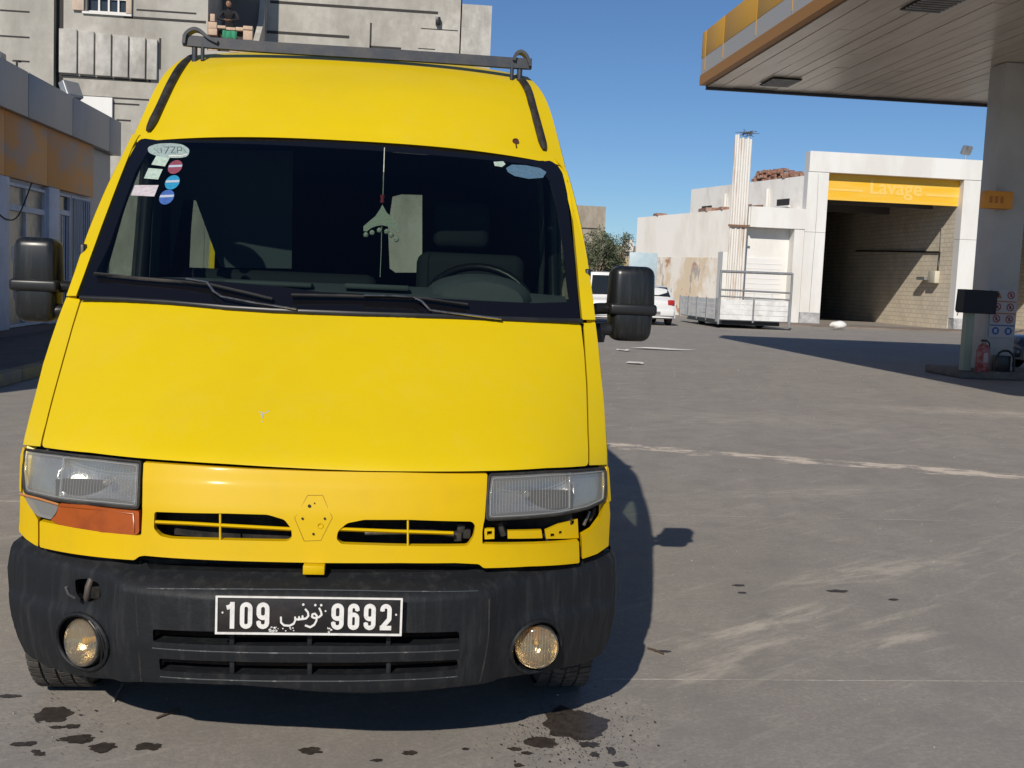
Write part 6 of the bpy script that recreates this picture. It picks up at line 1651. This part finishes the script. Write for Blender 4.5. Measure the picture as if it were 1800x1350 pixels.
oblique('wall', C0, D0, 0, 6.95, .4, HOUSEW, house)
oblique('end_wall', D0 + Vector((.05, 0)), D0 + Vector((8, 2.5)), 0, 6.9, .3, OLDWHITE, house)
dh = (D0 - C0).normalized()
def on_house(f, out=0): return C0.lerp(D0, f) + Vector((-dh.y, dh.x)) * out
for f, z in ((.15, (18.742, 50.2, 5.789)[2]), (.83, (16.72, 57.2, 5.793)[2])):
    oblique('vent_opening', on_house(f - .05, .012), on_house(f + .05, .012), z - .16, z + .16, .05, SHADE, house)
    oblique('vent_sill', on_house(f - .055, .09), on_house(f + .055, .09), z - .26, z - .17, .1, WHITE, house)
for f, z in ((.64, (17.16, 55.2, 6.146)[2]), (.27, (18.268, 51.4, 6.149)[2])):
    p = on_house(f, .1)
    tube('down_pipe', [(p.x, p.y, z + .35), (p.x, p.y, 4.2)], .09, WHITE, house, seg=8)
for f, z in ((.36, (18.035, 52.2, 5.71)[2]), (.46, (17.699, 53.3, 5.789)[2])):
    oblique('wall_scar', on_house(f - .05, .01), on_house(f + .05, .01), z - .05, z + .05, .03, BRICKR, house)
# heap of hollow red bricks on the roof, each one laid
tp_ = empty('brick_heap', (19.3, 54, 7.1), 'untidy heap of red bricks and tiles on the white house roof', 'bricks')
bme = bmesh.new(); bm_box(bme, -.15, .15, -.1, .1, -.07, .07, .01, 1)
bmesh.ops.recalc_face_normals(bme, faces=bme.faces)
brick_me = bpy.data.meshes.new('brick'); bme.to_mesh(brick_me); bme.free(); brick_me.materials.append(BRICKR)
for k in range(75):
    f = rng.random()
    lay = int(rng.random() ** 1.3 * 4 * min(1, .25 + 1.5 * (1 - f)) * min(1, f * 5 + .4))
    c = C0.lerp(D0, .42 - .36 * f)
    o = bpy.data.objects.new('brick', brick_me); COL.objects.link(o); o.parent = tp_
    o.location = Vector((c.x + .22 + rng.uniform(-.14, .16), c.y, 6.95 + .07 + .13 * lay + rng.uniform(0, .02))) - Vector(tp_.location)
    o.rotation_euler = (rng.uniform(-.15, .15), rng.uniform(-.15, .15), rng.uniform(0, 3))
fq = (26.667, 48.3, 8.011)
floodlight((fq[0], 48.3, 8.04), 'black floodlight standing on the white beam of the wash building', rad(200), rad(-25), 1.5)

# ------------------------------------------------------------------ far end of the yard
fb1 = (11.71, 14.343, 2.615, 6.85)
far = empty('far_house', (fb1[0], 75, 0), 'tall narrow beige rendered house far behind the bush', 'house')
box('wall', fb1[0] - 4, fb1[1], 75, 85, 0, fb1[3], CONCR3, far)
for k in range(3): box('wall_joint', fb1[1] - 2.2, fb1[1] - .3, 74.97, 75.02, fb1[3] - 1.6 - k * 1.4, fb1[3] - 1.52 - k * 1.4, JOINT, far)
q = (16.056, 19.895, 1.563, 4.548)
low_ = empty('low_house', (q[0], 85, 0), 'low beige house at the far end of the yard right of the bush', 'house')
box('wall', q[0] - 2, q[1], 85, 92, 0, q[3], CONCR3, low_)
w_ = (17.797, 18.417, 4.496, 5.045)
box('water_tank', w_[0], w_[1], 84.5, 86, w_[2] - .4, w_[3], FRW, low_)
w_ = (17.653, 18.348, 2.4, 3.484)
box('wall_patch', w_[0], w_[1], 84.8, 84.98, 0, w_[3], mat('ochre_patch', (.50, .40, .24), .9), low_)
pb = (11.499, 12.92, 1.417, 3.108)
pn = empty('advert_panel', (pb[0], 52, 0), 'pale blue panel standing behind the white hatchback', 'panel')
box('panel_face', pb[0], pb[1], 52, 52.12, pb[2], pb[3], PANELB, pn, bev=.01)
for xx in (pb[0] + .1, pb[1] - .1): tube('panel_post', [(xx, 52.06, 0), (xx, 52.06, pb[2])], .05, STEEL, pn, seg=8)
def bush(cx, cy, h, r, seed, label):
    g = random.Random(seed)
    t = empty('olive_tree', (cx, cy, 0), label, 'tree')
    bm = bmesh.new()
    tips = []
    for k in range(9):
        a = g.uniform(0, 6.28); rr_ = g.uniform(.3, 1) * r
        mid = Vector((cx + .35 * rr_ * math.cos(a), cy + .35 * rr_ * math.sin(a), h * .45))
        tip = Vector((cx + rr_ * math.cos(a), cy + rr_ * math.sin(a), h * g.uniform(.65, 1)))
        bm_tube(bm, [(cx, cy, 0), (cx + .1 * math.cos(a), cy, h * .2), mid, tip], [.14, .10, .06, .02], 6)
        tips += [mid.lerp(tip, .4), mid.lerp(tip, .75), tip]
    finish(bm, 'trunk', BARK, t, smooth=True)
    bm = bmesh.new()
    for tp2 in tips:
        for c in range(5):
            cc = tp2 + Vector((g.gauss(0, .35 * r / 2), g.gauss(0, .35 * r / 2), g.gauss(0, .28 * r / 2)))
            for j in range(26):
                p = cc + Vector((g.gauss(0, .17), g.gauss(0, .17), g.gauss(0, .15)))
                d = Vector((g.gauss(0, 1), g.gauss(0, 1), g.gauss(0, 1))).normalized(); e = d.cross(Vector((g.gauss(0, 1), g.gauss(0, 1), 1))).normalized()
                s_ = g.uniform(.06, .13)
                bm.faces.new([bm.verts.new(v) for v in (p - d * s_, p + e * s_ * .3, p + d * s_, p - e * s_ * .3)])
    o = finish(bm, 'crown', LEAF, t); o['kind'] = 'stuff'
c1, c2 = (12.252, 66, 2.468), (13.652, 66, 2.529)
bush(c1[0], 66, (12.134, 66, 4.817)[2], 1.15, 3, 'taller left olive bush behind the parked white vehicles')
bush(c2[0], 67, (13.549, 66, 4.497)[2], .85, 5, 'lower right olive bush behind the parked white vehicles')
bush(c1[0] - 2.2, 66.5, 3.6, 1.1, 8, 'olive bush mostly hidden behind the yellow van')
# litter on the forecourt
for k, (px_, lab) in enumerate((((5.28, 21.733, 0), 'scrap of white paper lying nearest the yellow van mirror'), ((4.717, 17.747, -0), 'white litter lying just below the mirror of the yellow van'), ((6.362, 22.708, 0), 'long white scrap lying flat on the forecourt beyond the mirror'))):
    bm = bmesh.new(); n = 9
    L2 = .9 if k == 2 else .22
    vs_ = [bm.verts.new((px_[0] + L2 * math.cos(a) * rng.uniform(.6, 1), px_[1] + .22 * math.sin(a) * rng.uniform(.6, 1), .012 + rng.uniform(0, .03))) for a in (2 * math.pi * j / n for j in range(n))]
    bm.faces.new(vs_)
    o = finish(bm, 'litter', WHITE, None); props(o, lab, 'litter')

# thin service cables
tube('service_cable', [(19.4, WY - .01, 7.0), (19.45, WY - .015, 5.2), (19.4, WY - .015, .6)], .012, STEEL, wash, seg=5)
tube('service_cable', [(27.0, WY - .01, 1.9), (26.85, WY - .02, 1.2), (26.7, WY - .02, .7)], .02, RUBBER, wash, seg=5)
q = (1.164, 34.9, 9.908)
box('wall_lamp', q[0] - .08, q[0] + .08, 34.8, 34.99, q[2] - .12, q[2] + .12, BLACK, apt, bev=.02)
